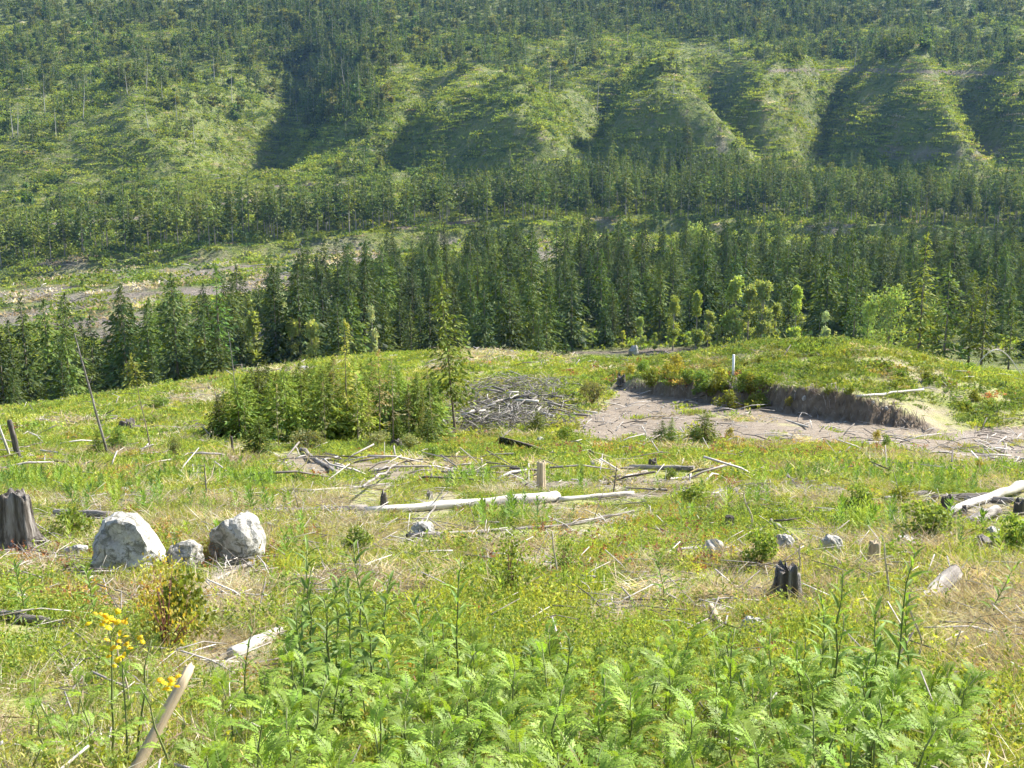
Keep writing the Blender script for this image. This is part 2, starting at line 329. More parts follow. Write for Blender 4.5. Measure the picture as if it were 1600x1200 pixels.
def xf(loc, rz=0, s=1.0, rx=0, ry=0, sz=None):
    return Matrix.Translation(loc) @ Euler((rx, ry, rz)).to_matrix().to_4x4() @ Matrix.Diagonal((s, s, sz if sz else s, 1))
def thing(name, M4, label, cat, group=None):
    e = link(name, None, None, M4); e.empty_display_size = 0.1
    return tag(e, label, cat, group)

def nrm(v): return v / np.maximum(np.linalg.norm(v, axis=-1, keepdims=True), 1e-9)
def kites(P, D, S, l, w, fold=0.12, mid=0.45):
    """leaf shaped faces: base P, direction D, side S, length l, width w -> V (4n,3), F (2n,3)"""
    n = len(P); l = np.broadcast_to(l, n)[:, None]; w = np.broadcast_to(w, n)[:, None]
    Nn = np.cross(D, S)
    V = np.empty((n, 4, 3)); m = P + D * l * mid
    V[:, 0] = P; V[:, 1] = m + S * w * 0.5 + Nn * w * fold; V[:, 2] = P + D * l; V[:, 3] = m - S * w * 0.5 + Nn * w * fold
    i = np.arange(n)[:, None] * 4
    F = np.concatenate([i + np.array([0, 1, 2]), i + np.array([0, 2, 3])])
    return V.reshape(-1, 3), F
def rand_dirs(n, r=rng):
    v = r.normal(size=(n, 3)); return nrm(v)
def side_of(D, r=rng, up=0.0):
    R = rand_dirs(len(D), r)
    if up: R = nrm(R * (1 - up) + np.cross(D, np.array([0, 0, 1.0])) * up)
    S = R - D * np.sum(R * D, 1, keepdims=True); return nrm(S)
def tube(pts, rad, n=6, cap=True):
    pts = np.asarray(pts, float); rad = np.broadcast_to(np.asarray(rad, float), len(pts)); k = len(pts)
    T = nrm(np.gradient(pts, axis=0)); ref = np.array([0, 0, 1.0]) if abs(T[0][2]) < 0.9 else np.array([1.0, 0, 0])
    A = nrm(np.cross(T, ref)); B = np.cross(T, A)
    th = np.arange(n) / n * 2 * np.pi
    V = pts[:, None] + rad[:, None, None] * (np.cos(th)[None, :, None] * A[:, None] + np.sin(th)[None, :, None] * B[:, None])
    V = V.reshape(-1, 3); F = []
    for i in range(k - 1):
        for j in range(n):
            a, b = i * n + j, i * n + (j + 1) % n
            F.append((a, b, b + n)); F.append((a, b + n, a + n))
    if cap:
        V = np.vstack([V, pts[0], pts[-1]]); c0, c1 = len(V) - 2, len(V) - 1
        for j in range(n):
            F.append((c0, (j + 1) % n, j)); F.append((c1, (k - 1) * n + j, (k - 1) * n + (j + 1) % n))
    return V, np.array(F)
def join(parts):
    Vs, Fs, o = [], [], 0
    for V, F in parts: Vs.append(V); Fs.append(np.asarray(F) + o); o += len(V)
    return np.vstack(Vs), np.vstack(Fs)
def scatter(templates, idx, P, rz, sc, tint, tilt=None, zs=None):
    """many copies of small templates in one mesh; template = (V, F, shade per vertex)"""
    Vs, Fs, Ts, off = [], [], [], 0
    for k, (V, F, sh) in enumerate(templates):
        sel = np.nonzero(idx == k)[0]
        if not len(sel): continue
        c, s = np.cos(rz[sel]), np.sin(rz[sel]); q = sc[sel]
        x = V[None, :, 0] * q[:, None]; y = V[None, :, 1] * q[:, None]; z = V[None, :, 2] * (q * (zs[sel] if zs is not None else 1))[:, None]
        if tilt is not None:
            tx, ty = tilt[sel, 0][:, None], tilt[sel, 1][:, None]; wx, wy = x * c[:, None] - y * s[:, None] + z * tx, x * s[:, None] + y * c[:, None] + z * ty
        else: wx, wy = x * c[:, None] - y * s[:, None], x * s[:, None] + y * c[:, None]
        W = np.stack([wx, wy, z], -1) + P[sel][:, None]
        Vs.append(W.reshape(-1, 3)); Fs.append((F[None] + (np.arange(len(sel)) * len(V))[:, None, None] + off).reshape(-1, 3))
        Ts.append((tint[sel][:, None] * sh[None]).reshape(-1, 3)); off += len(sel) * len(V)
    return np.vstack(Vs), np.vstack(Fs), np.vstack(Ts)

def gn_scatter(name, meshes, idx, P, rot, scl, itint, label, cat):
    """one object whose points carry copies of the template meshes"""
    n = len(P); me = NEW_MESH(name); me.vertices.add(n); me.vertices.foreach_set('co', np.asarray(P, np.float32).ravel())
    for k, t, key, arr in (('rot', 'FLOAT_VECTOR', 'vector', rot), ('scl', 'FLOAT', 'value', scl), ('idx', 'INT', 'value', idx)):
        a = me.attributes.new(k, t, 'POINT'); a.data.foreach_set(key, np.asarray(arr, np.int32 if t == 'INT' else np.float32).ravel())
    if itint is not None:
        a = me.attributes.new('itint', 'FLOAT_COLOR', 'POINT'); c = np.ones((n, 4), np.float32); c[:, :3] = itint; a.data.foreach_set('color', c.ravel())
    ng = bpy.data.node_groups.new(name, 'GeometryNodeTree')
    ng.interface.new_socket('Geometry', in_out='INPUT', socket_type='NodeSocketGeometry'); ng.interface.new_socket('Geometry', in_out='OUTPUT', socket_type='NodeSocketGeometry')
    gi = ng.nodes.new('NodeGroupInput'); go = ng.nodes.new('NodeGroupOutput'); jn = ng.nodes.new('GeometryNodeJoinGeometry'); L = ng.links
    def att(nm, t):
        a = ng.nodes.new('GeometryNodeInputNamedAttribute'); a.data_type = t; a.inputs['Name'].default_value = nm; return a.outputs['Attribute']
    ar, as_, ai = att('rot', 'FLOAT_VECTOR'), att('scl', 'FLOAT'), att('idx', 'INT')
    for k, m in enumerate(meshes):
        src = NEW_OBJECT(name + '_source', m); oi = ng.nodes.new('GeometryNodeObjectInfo'); oi.inputs['Object'].default_value = src
        cm = ng.nodes.new('FunctionNodeCompare'); cm.data_type = 'INT'; cm.operation = 'EQUAL'
        ins = [i for i in cm.inputs if i.type == 'INT']; L.new(ai, ins[0]); ins[1].default_value = k
        ip = ng.nodes.new('GeometryNodeInstanceOnPoints'); L.new(gi.outputs[0], ip.inputs['Points']); L.new(cm.outputs[0], ip.inputs['Selection']); L.new(oi.outputs['Geometry'], ip.inputs['Instance'])
        L.new(ar, ip.inputs['Rotation']); L.new(as_, ip.inputs['Scale']); L.new(ip.outputs[0], jn.inputs[0])
    L.new(jn.outputs[0], go.inputs[0])
    o = link(name, me); md = o.modifiers.new('scatter', 'NODES'); md.node_group = ng
    return tag(o, label, cat, None, 'stuff')
def rots(n, g, tilt=0.0): return np.column_stack([g.normal(0, tilt, n), g.normal(0, tilt, n), g.uniform(0, 6.283, n)])

# ------------------------------------------------------------------ ground masks, drawn on the land
def inpoly(x, y, poly):
    r = np.zeros(x.shape, bool); n = len(poly)
    for i in range(n):
        x1, y1 = poly[i]; x2, y2 = poly[(i + 1) % n]
        if y1 == y2: continue
        c = ((y1 > y) != (y2 > y)) & (x < (x2 - x1) * (y - y1) / (y2 - y1) + x1); r ^= c
    return r
ROAD = [(885, 668), (945, 632), (975, 612), (1010, 622), (1100, 650), (1250, 668), (1400, 676), (1480, 672), (1600, 664), (1660, 664), (1660, 750), (1600, 739), (1500, 724), (1400, 706), (1260, 694), (1120, 690), (1000, 694), (915, 690)]
SKID = [(410, 706), (560, 714), (700, 721), (830, 731), (900, 738), (1000, 745), (1130, 754), (1330, 760), (1330, 780), (1100, 784), (960, 778), (850, 768), (700, 757), (560, 748), (420, 734)]
SOILPATCH = [(760, 556, 55, 11), (860, 562, 45, 12), (690, 572, 40, 13), (440, 582, 60, 9), (330, 612, 30, 8), (300, 626, 50, 12), (110, 662, 70, 8), (230, 668, 25, 7), (205, 715, 60, 7), (280, 672, 40, 9),
             (1545, 690, 60, 22), (860, 800, 60, 12), (1500, 800, 90, 22), (380, 925, 60, 60), (1010, 940, 90, 40), (1180, 900, 60, 45), (1540, 985, 90, 60), (350, 1030, 60, 60), (630, 930, 60, 18), (180, 790, 60, 14), (60, 880, 60, 30)]
FARSOIL = [(520, 400, 80, 26), (160, 470, 90, 18), (300, 425, 60, 10), (850, 390, 40, 22), (1000, 385, 30, 12), (1128, 225, 12, 20), (1420, 240, 60, 12), (1540, 238, 60, 10), (410, 312, 60, 8), (720, 300, 22, 20), (240, 340, 14, 5)]
FARROAD = [[(0, 350), (90, 349), (160, 345), (240, 338)], [(150, 455), (210, 461), (270, 458), (330, 452)], [(300, 326), (360, 318), (420, 308)], [(600, 358), (760, 345)], [(430, 290), (540, 288)], [(1200, 111), (1320, 109), (1450, 112), (1600, 116)]]
_pr = np.random.default_rng(4242)
for _k in range(46):
    _y = 700 + 260 * _pr.random() ** 0.8; SOILPATCH.append((_pr.uniform(0, 1600), _y, _pr.uniform(22, 70) * (0.5 + (_y - 690) / 270), _pr.uniform(4, 9) * (0.6 + (_y - 690) / 120)))
def cover(X, Y, Z):
    px, py = project(X, Y, Z)
    j = np.clip(Y, 4, 60)
    wx = px + 26 * fbm(X * 0.5 + 9, Y * 0.5, 61, 3) + 8 * fbm(X * 3, Y * 3, 63, 2); wy = py + 13 * fbm(X * 0.5, Y * 0.5 + 5, 67, 3) + 5 * fbm(X * 3, Y * 3, 69, 2)
    soil = np.zeros(X.shape); slash = np.zeros(X.shape)
    near = (Y < 125)
    soil[near & (Y > 38) & inpoly(wx, wy, ROAD)] = 1.0
    soil[near & (Y > 20) & inpoly(wx, wy, SKID)] = 0.9
    td = toe_d(X, Y); soil = np.maximum(soil, np.where((X > 7.5) & (X < 25.5) & (td > -7) & (td < 0.75) & (Y > 50) & (Y < 100), 1.0, 0))
    for cx, cyy, rx, ry in SOILPATCH:
        d = np.hypot((wx - cx) / rx, (wy - cyy) / ry); e = 1 - sstep(0.65, 1.15, d)
        slash = np.maximum(slash, np.where(near, e * 0.75, 0))
    fx = px + 14 * fbm(X * 0.05, Y * 0.05, 71, 3); fy = py + 10 * fbm(X * 0.05, Y * 0.05, 73, 3)
    far = (Y > 300)
    for cx, cyy, rx, ry in FARSOIL:
        d = np.hypot((fx - cx) / rx, (fy - cyy) / ry); e = 1 - sstep(0.5, 1.2, d)
        slash = np.maximum(slash, np.where(far, e * 0.8 * sstep(-0.25, 0.1, fbm(X * 0.09, Y * 0.09, 75, 3) + 0.08), 0))
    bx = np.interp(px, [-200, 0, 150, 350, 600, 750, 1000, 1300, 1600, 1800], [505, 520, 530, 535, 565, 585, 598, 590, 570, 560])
    slash = np.maximum(slash, np.where((Y > 440), 0.75 * sstep(bx - 55, bx - 32, Y) * (1 - sstep(bx - 2, bx + 6, Y)) * sstep(0.0, 0.16, fbm(X * 0.045, Y * 0.09, 79, 4)), 0))  # patchy debris on darker ground; its tone stands in for the belt's shade
    slash = np.maximum(slash, np.where((Y > 290) & (Y < 500) & (px < 620), 0.9 * sstep(-0.05, 0.10, fbm(X * 0.05, Y * 0.05, 77, 4)), 0))
    for line in FARROAD:
        p = np.array(line); yy = np.interp(px, p[:, 0], p[:, 1]); ins = (px > p[0, 0] - 5) & (px < p[-1, 0] + 5) & far
        soil = np.maximum(soil, np.where(ins, 1 - sstep(1.6, 3.6, np.abs(py - yy)), 0))
    vr = np.abs(Y - 249 - 4 * np.sin(X * 0.02))                        # valley road
    soil = np.maximum(soil, (1 - sstep(2.6, 3.4, vr)) * (Y > 200) * (Y < 300) * (X > 10))
    return soil, slash, px, py

# ------------------------------------------------------------------ the ground
def build_ground():
    rows = np.concatenate([np.linspace(-14, 1.5, 14), np.exp(np.linspace(math.log(1.7), math.log(55), 150)), np.linspace(55.4, 112, 130), np.exp(np.linspace(math.log(113), math.log(560), 90)), np.linspace(563, 1010, 170), np.linspace(1020, 1600, 36)])
    a = np.concatenate([-np.linspace(1.25, 0.5, 16), np.linspace(-0.47, 0.47, 320), np.linspace(0.5, 1.25, 16)])
    Yg, Ag = np.meshgrid(rows, a, indexing='ij'); Xg = Ag * np.maximum(Yg, 10)
    X, Y = Xg.ravel(), Yg.ravel(); Z = ground_z(X, Y)
    n, k = len(rows), len(a)
    i = (np.arange(n - 1)[:, None] * k + np.arange(k - 1)[None]).ravel()
    F = np.stack([i, i + 1, i + k + 1, i + k], 1)
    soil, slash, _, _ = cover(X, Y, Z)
    Zg = Z.reshape(n, k); sl = np.zeros_like(Zg); sl[1:-1] = np.abs(Zg[2:] - Zg[:-2]) / np.maximum(Yg[2:] - Yg[:-2], 1e-3)
    bank = (sstep(0.35, 0.7, sl) * (Yg > 60) * (Yg < 92) * (Xg > 6)).ravel()
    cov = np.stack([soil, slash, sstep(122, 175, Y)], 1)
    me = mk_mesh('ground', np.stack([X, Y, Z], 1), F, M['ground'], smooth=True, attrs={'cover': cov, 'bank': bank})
    tag(link('ground', me), 'logged valley slope with grass and bare soil', None, None, 'structure')
build_ground()

# ------------------------------------------------------------------ tree prototypes
def conifer_crown(seed, h, r, base, whorls, per, seg, droop, col, kw=0.5, top=0.9, gap=0.0, kl=1.7, ragged=0.5):
    g = np.random.default_rng(seed)
    P, D, S, l, w = [], [], [], [], []
    for i in range(whorls):
        t = (i + g.uniform(-0.3, 0.3)) / (whorls - 1); t = min(max(t, 0), 1)
        z = h * (base + (1 - base) * t)
        prof_ = (1 - t) ** top * min(1, 0.6 + 3.5 * t)
        for k in range(max(3, int(per * (0.6 + 0.4 * (1 - t))))):
            if g.random() < gap: continue
            az = g.uniform(0, 2 * np.pi); L = r * prof_ * (1 - ragged + 2 * ragged * g.random() * 0.9) + 0.012 * h
            ss = (np.arange(seg) + g.uniform(0.1, 0.9, seg)) / seg
            rad = L * ss; zz = z - droop * rad + 0.18 * droop * rad * ss * 2 + g.normal(0, 0.012 * h, seg)
            p = np.stack([np.cos(az) * rad, np.sin(az) * rad, zz], 1)
            a2 = az + g.normal(0, 0.55, seg)
            d = nrm(np.stack([np.cos(a2), np.sin(a2), g.normal(-0.25 - 0.5 * droop, 0.28, seg)], 1))
            P.append(p); D.append(d); l.append(np.full(seg, L / seg * kl + 0.018 * h) * g.uniform(0.7, 1.25, seg)); w.append(l[-1] * kw * g.uniform(0.7, 1.3, seg))
    nt_ = 7; zt = h * np.linspace(0.93, 0.985, nt_)
    P.append(np.stack([np.zeros(nt_), np.zeros(nt_), zt], 1)); D.append(nrm(np.stack([g.normal(0, 0.3, nt_), g.normal(0, 0.3, nt_), np.ones(nt_)], 1))); l.append(np.full(nt_, 0.045 * h)); w.append(np.full(nt_, 0.014 * h))
    P, D, l, w = map(np.concatenate, (P, D, l, w))
    S = side_of(D, g, 0.55)
    V, F = kites(P, D, S, l, w)
    c = np.array(col) * (g.uniform(0.72, 1.3, (len(P), 1))); c[:, 0] *= g.uniform(0.85, 1.2, len(P))
    return V, F, np.repeat(c, 4, 0)
def trunk(seed, h, r0, bend=0.01, n=6, rings=7, top=0.96):
    g = np.random.default_rng(seed + 999)
    z = np.linspace(-0.02, top, rings) * h
    b = np.cumsum(g.normal(0, bend * h / rings * 2, (rings, 2)), 0); b -= b[0]
    return tube(np.column_stack([b * 0.5, z]), r0 * (1 - 0.9 * np.linspace(0, 1, rings)) * (1 + 0.5 * np.exp(-np.arange(rings) * 2.0)), n)
def leaf_crown(seed, h, r, base, lobes, leaves, size, col, flat=1.0):
    g = np.random.default_rng(seed); P = []; limbs = []
    for k in range(lobes):
        t = g.uniform(0, 1); z = h * (base + (1 - base) * (0.08 + 0.84 * t)); R = r * math.sin(math.pi * (0.12 + 0.8 * t) ** 0.8) ** 0.7
        az = g.uniform(0, 6.28); d = R * g.uniform(0.15, 0.75); c = np.array([math.cos(az) * d, math.sin(az) * d, z]); rl = r * g.uniform(0.28, 0.5)
        n = int(leaves / lobes); v = rand_dirs(n, g) * (g.uniform(0.25, 1, (n, 1)) ** 0.5); v[:, 2] *= 0.85 * flat
        P.append(c + v * rl); limbs.append(c)
    P = np.vstack(P); n = len(P); D = rand_dirs(n, g); D[:, 2] -= 0.3; D = nrm(D); S = side_of(D, g)
    V, F = kites(P, D, S, size * g.uniform(0.6, 1.4, n), size * 0.7 * g.uniform(0.7, 1.3, n), 0.1, 0.5)
    c = np.array(col) * g.uniform(0.72, 1.28, (n, 1)); c[:, 0] *= g.uniform(0.85, 1.2, n)
    return V, F, np.repeat(c, 4, 0), limbs

DARK = (0.058, 0.092, 0.020); MID = (0.086, 0.127, 0.024); OLIVE = (0.115, 0.15, 0.027); YEL = (0.19, 0.26, 0.036); BLUEG = (0.062, 0.098, 0.028)
def proto(name, crown, trk, needle='needle', bark='bark'):
    V, F, T = crown[:3]
    both = mk_mesh(name, np.vstack([V, trk[0]]), np.vstack([F, trk[1] + len(V)]), [M[needle], M[bark]], np.vstack([T, np.ones((len(trk[0]), 3))]), fm=np.concatenate([np.zeros(len(F)), np.ones(len(trk[1]))]))
    return (mk_mesh(name + '_crown', V, F, M[needle], T), mk_mesh(name + '_trunk', trk[0], trk[1], M[bark], smooth=True), (V, F, T), both)
# heights are 1 unit = 1 m; protos are about 15 m tall
PV = [proto('valley_conifer', conifer_crown(s, 15, r * 1.42, 0.03, 34, 9, 6, dr, col, 0.40, (0.95, 0.78, 0.7)[s % 3], 0.04, 1.6, 0.45), trunk(s, 15, 0.22)) for s, r, dr, col in
      [(1, 2.7, 0.35, DARK), (2, 3.1, 0.45, MID), (3, 2.4, 0.3, DARK), (4, 2.9, 0.5, BLUEG), (5, 3.3, 0.55, MID), (6, 2.2, 0.35, MID), (7, 2.8, 0.3, BLUEG)]]
PB = [proto('band_conifer', conifer_crown(s, 18, r, b, 20, 6, 4, dr, col, 0.55, 0.7, 0.12), trunk(s, 18, 0.17, 0.02), 'needle', 'palebark') for s, r, b, dr, col in
      [(11, 2.3, 0.36, 0.3, MID), (12, 2.6, 0.30, 0.4, OLIVE), (13, 2.1, 0.42, 0.3, MID), (14, 2.8, 0.25, 0.45, DARK), (15, 2.0, 0.45, 0.3, OLIVE), (16, 2.5, 0.2, 0.4, MID)]]
PY = [proto('young_conifer', conifer_crown(s, 4, r * 1.3, 0.02, 32, 11, 7, dr, col, 0.34, 0.75), trunk(s, 4, 0.06)) for s, r, dr, col in
      [(21, 1.15, 0.25, YEL), (22, 1.3, 0.3, (0.15, 0.215, 0.032)), (23, 1.0, 0.2, YEL), (24, 1.25, 0.35, OLIVE), (25, 1.1, 0.25, (0.13, 0.19, 0.032))]]

def add_tree(kind, pr, P, hs, rz, label, group, lean=(0, 0), cat='tree'):
    e = thing(kind, xf(P, rz, hs, lean[0], lean[1]), label, cat, group)
    link('trunk', pr[1], e); link('crown', pr[0], e)
    return e

# ------------------------------------------------------------------ forest placing
def jgrid(xa, xb, Ya, Yb, sp, g):
    """jittered points over a wedge: columns xa..xb in photograph pixels, distances Ya(x)..Yb(x)"""
    out = []
    Y = min(Ya(x) for x in np.linspace(xa, xb, 40)); Ym = max(Yb(x) for x in np.linspace(xa, xb, 40))
    while Y < Ym:
        X0, X1 = (xa - 800) / FPX * Y, (xb - 800) / FPX * Y
        for X in np.arange(X0, X1, sp):
            x = X + g.uniform(-0.45, 0.45) * sp; y = Y + g.uniform(-0.45, 0.45) * sp; p = 800 + FPX * x / y
            if Ya(p) <= y <= Yb(p): out.append((x, y))
        Y += sp * 0.9
    return np.array(out)
VXN = [-200, 0, 150, 300, 400, 500, 600, 750, 900, 1000, 1250, 1400, 1600, 1800]
VYN = [150, 165, 172, 180, 185, 195, 205, 215, 236, 256, 256, 240, 225, 210]
VYF = [230, 245, 262, 300, 335, 385, 432, 455, 465, 465, 460, 455, 450, 450]
ya = lambda x: np.interp(x, VXN, VYN); yb = lambda x: np.interp(x, VXN, VYF)
g = np.random.default_rng(101)
pts = jgrid(-120, 1720, ya, yb, 9.2, g)
pts = pts[g.random(len(pts)) > 0.10]
pz = ground_z(pts[:, 0], pts[:, 1]); ppx, ppy = project(pts[:, 0], pts[:, 1], pz)
# small clearing with pale ground in the middle of the forest
keep = ~((np.abs(ppx - 862) < 16) & (np.abs(pts[:, 1] - 430) < 60)) & ~((np.abs(pts[:, 1] - 249) < 6) & (pts[:, 0] > 10))
pts, pz, ppx, ppy = pts[keep], pz[keep], ppx[keep], ppy[keep]
hh = 14.2 + 4.5 * fbm(pts[:, 0] * 0.03, pts[:, 1] * 0.03, 83, 3) * 2 + g.normal(0, 3.3, len(pts)); hh = np.clip(hh, 5, 21)
front = pts[:, 1] < ya(ppx) + 9; hh[front] *= g.uniform(0.4, 0.8, front.sum())
hh[(ppx < 420)] *= 0.92
inv = (ppx > -25) & (ppx < 1625)
order = np.argsort(pts[:, 1] - 1000 * inv); NV = 300
marks = [(130, 'beyond the charred snag'), (300, 'behind the thin leaning snag'), (480, 'behind the young conifer thicket'), (620, 'behind the feathery gold conifer'), (780, 'behind the tall lone conifer'),
         (930, 'behind the bare soil rise'), (1080, 'beside the pale valley road patch'), (1220, 'behind the white stake'), (1380, 'behind the crest of the knoll'), (1640, 'beyond the far end of the knoll')]
def mark(x):
    for a, s in marks:
        if x < a: return s
    return marks[-1][1]
stuff_i = []
for n_, i in enumerate(order):
    if n_ < NV and inv[i]:
        k = int(g.integers(len(PV))); s = hh[i] / 15
        size = 'short' if hh[i] < 9 else 'tall' if hh[i] > 13.5 else 'middling'
        row = 'front edge' if pts[i, 1] < ya(ppx[i]) + 14 else 'depth'
        form = ['conical', 'broad', 'slender', 'conical', 'broad', 'slender', 'conical'][k]; lab = f"{size} {form} dark conifer, {row} of valley forest, {mark(ppx[i])}"
        add_tree('conifer_tree', PV[k], (pts[i, 0], pts[i, 1], pz[i] - 0.1), s, g.uniform(0, 6.28), lab, lab.replace(' conifer', ' conifers'))
    else: stuff_i.append(i)
si = np.array(stuff_i)
gn_scatter('far_forest', [p[3] for p in PV], g.integers(0, len(PV), len(si)), np.column_stack([pts[si], pz[si] - 0.1]), rots(len(si), g, 0.02), hh[si] / 15, None, 'deeper dark conifer forest filling the valley floor', 'forest')

# second belt of trees with bare lower trunks, at the foot of the logged hill
BX = [-200, 0, 150, 350, 600, 750, 1000, 1300, 1600, 1800]; BN = [505, 520, 530, 535, 565, 585, 598, 590, 570, 560]; BF = [545, 566, 580, 590, 625, 655, 705, 690, 665, 655]
bn = lambda x: np.interp(x, BX, BN); bf = lambda x: np.interp(x, BX, BF)
g = np.random.default_rng(202)
bp_ = jgrid(-80, 1700, bn, bf, 7.6, g); bp_ = bp_[g.random(len(bp_)) > 0.18]
bz = ground_z(bp_[:, 0], bp_[:, 1]); bpx, bpy_ = project(bp_[:, 0], bp_[:, 1], bz); inv = (bpx > -20) & (bpx < 1620)
bh = np.clip(21 + g.normal(0, 3.0, len(bp_)) - 3 * (bp_[:, 1] > bn(bpx) + 55), 11, 27)
order = np.argsort(bp_[:, 1] - bn(bpx) - 1000 * inv); st = []
bm = [(200, 'below the left track'), (420, 'above the logged mound'), (640, 'above the pale slash clearing'), (860, 'below the broad green mound'), (1060, 'below the pointed green mound'), (1250, 'below the dark gully'), (1430, 'below the long bright ridge'), (1700, 'below the level bench')]
def bmark(x):
    for a, s in bm:
        if x < a: return s
    return bm[-1][1]
for n_, i in enumerate(order):
    if n_ < 280 and inv[i]:
        k = int(g.integers(len(PB))); row = 'front row' if bp_[i, 1] < bn(bpx[i]) + 16 else 'middle' if bp_[i, 1] < bn(bpx[i]) + 45 else 'upper edge'
        size = 'short' if bh[i] < 18 else 'tall' if bh[i] > 23 else 'middling'
        form = ['', 'olive-tinged', 'slender', 'full-crowned', 'sparse', 'low-branched'][k]; lab = ' '.join(f"{size} {form} bare-stemmed conifer, {row} of hillfoot belt, {bmark(bpx[i])}".split())
        add_tree('slender_conifer', PB[k], (bp_[i, 0], bp_[i, 1], bz[i] - 0.2), bh[i] / 18, g.uniform(0, 6.28), lab, lab.replace(' conifer', ' conifers'))
    else: st.append(i)
if st:
    st = np.array(st)
    gn_scatter('hillfoot_forest', [p[3] for p in PB], g.integers(0, len(PB), len(st)), np.column_stack([bp_[st], bz[st]]), rots(len(st), g, 0.02), bh[st] / 18, None, 'more conifers of the hillfoot belt merging into one mass', 'forest')

# trees of the upper hillside
g = np.random.default_rng(303)
PH = []
for s, r, b, dr, col in [(31, 2.2, 0.08, 0.35, MID), (32, 2.5, 0.1, 0.4, OLIVE), (33, 1.9, 0.15, 0.3, DARK), (34, 2.6, 0.05, 0.4, MID)]:
    c = conifer_crown(s, 12, r, b, 16, 6, 4, dr, col, 0.6, 0.8, 0.05); t = trunk(s, 12, 0.14, 0.02, 5, 4)
    V = np.vstack([c[0], t[0]]); F = np.vstack([c[1], t[1] + len(c[0])]); T = np.vstack([c[2], np.tile((0.2, 0.17, 0.14), (len(t[0]), 1))])
    PH.append((mk_mesh('hill_conifer', V, F, [M['needle'], M['palebark']], T, fm=np.concatenate([np.zeros(len(c[1])), np.ones(len(t[1]))])), (c[0], c[1], c[2])))
for s, r, col in [(35, 2.6, (0.10, 0.15, 0.03)), (36, 3.0, (0.14, 0.16, 0.035))]:
    c = leaf_crown(s, 9, r, 0.15, 8, 420, 1.0, col)
    t = trunk(s, 9, 0.12, 0.02, 5, 4, 0.7)
    V = np.vstack([c[0], t[0]]); F = np.vstack([c[1], t[1] + len(c[0])]); T = np.vstack([c[2], np.tile((0.2, 0.17, 0.14), (len(t[0]), 1))])
    PH.append((mk_mesh('hill_broadleaf', V, F, [M['broadleaf'], M['palebark']], T, fm=np.concatenate([np.zeros(len(c[1])), np.ones(len(t[1]))])), (c[0], c[1], c[2])))
# density of trees over the hillside, in photograph pixels: (x, y, rx, ry, density per 100 m2)
HD = [(520, 130, 95, 75, 1.9), (430, 100, 90, 60, 1.6), (560, 190, 40, 40, 1.0), (330, 95, 120, 42, 1.3), (220, 105, 100, 50, 1.1), (80, 105, 110, 60, 1.2), (300, 190, 80, 50, 0.7), (60, 190, 90, 40, 0.6),
      (700, 90, 160, 30, 0.9), (850, 110, 90, 40, 0.6), (980, 110, 90, 25, 0.9), (920, 90, 60, 30, 0.3), (1420, 78, 260, 24, 1.9), (1150, 20, 300, 50, 1.9), (800, 15, 1000, 50, 1.5), (100, 325, 120, 30, 0.45), (250, 300, 60, 30, 0.3), (560, 260, 60, 30, 0.3), (1220, 90, 60, 15, 0.5),
      (1590, 160, 40, 60, 0.35), (1240, 210, 30, 30, 0.3), (680, 240, 60, 20, 0.1), (1190, 250, 90, 20, 0.4)]
n = 16000
Yt = np.sqrt(g.uniform(640 ** 2, 1180 ** 2, n)); At = g.uniform(-0.45, 0.45, n); Xt = At * Yt; Zt = ground_z(Xt, Yt); qx, qy = project(Xt, Yt, Zt)
den = np.full(n, 0.025)
for cx, c2, rx, ry, d in HD: den = np.maximum(den, d * (1 - sstep(0.6, 1.15, np.hypot((qx - cx) / rx, (qy - c2) / ry))))
den *= (1 - 0.97 * ((qy > 112) & (qy < 260) & (qx > 1195) & (qx < 1560)))
area = 0.45 * (1180 ** 2 - 640 ** 2) / n
ok = (g.random(n) < den * area / 100 * 1.35) & (np.abs(qy - np.interp(qx, [1200, 1600], [111, 115])) > 4)
Xt, Yt, Zt, qx, qy = Xt[ok], Yt[ok], Zt[ok], qx[ok], qy[ok]
ht = np.clip(g.normal(11, 3.6, len(Xt)), 3.5, 19); ht[(qx > 430) & (qx < 620) & (qy < 230)] *= 1.35; ht[(qy < 100)] *= 1.15
kd = np.where(g.random(len(Xt)) < 0.24, g.integers(4, 6, len(Xt)), g.integers(0, 4, len(Xt)))
vis = (qx > -10) & (qx < 1610) & (qy > -20)
order = np.argsort(-ht / Yt - 10 * vis); st = []
hm = [(200, 'near the left end of the hill'), (400, 'on the rough slope beside the dark hollow'), (620, 'in the dark hillside wood'), (820, 'on the broad central slope'), (1040, 'above the pointed green mound'), (1230, 'by the deep shaded gully'), (1420, 'above the bench line'), (1700, 'toward the bench end')]
for n_, i in enumerate(order):
    if n_ < 300:
        lv = 'high' if qy[i] < 110 else 'halfway up' if qy[i] < 200 else 'low'
        nm = 'broadleaf' if kd[i] >= 4 else 'conifer'
        lab = f"{'small' if ht[i] < 12 else 'large'} far {nm} {lv} on the hill, " + [s for a, s in hm if qx[i] < a][0]
        s_ = ht[i] / (9 if kd[i] >= 4 else 12) * (0.75 if kd[i] >= 4 else 1)
        tag(link('hillside_' + nm, PH[kd[i]][0], None, xf((Xt[i], Yt[i], Zt[i] - 0.2), g.uniform(0, 6.28), s_)), lab, 'tree', lab.replace('far ', 'distant ') )
    else: st.append(i)
st = np.array(st)
gn_scatter('hillside_forest', [p[0] for p in PH], kd[st], np.column_stack([Xt[st], Yt[st], Zt[st] - 0.2]), rots(len(st), g, 0.03), ht[st] / 12, None, 'smaller far trees merging into hillside woods', 'forest')
print('counts', len(pts), len(bp_), len(Xt))
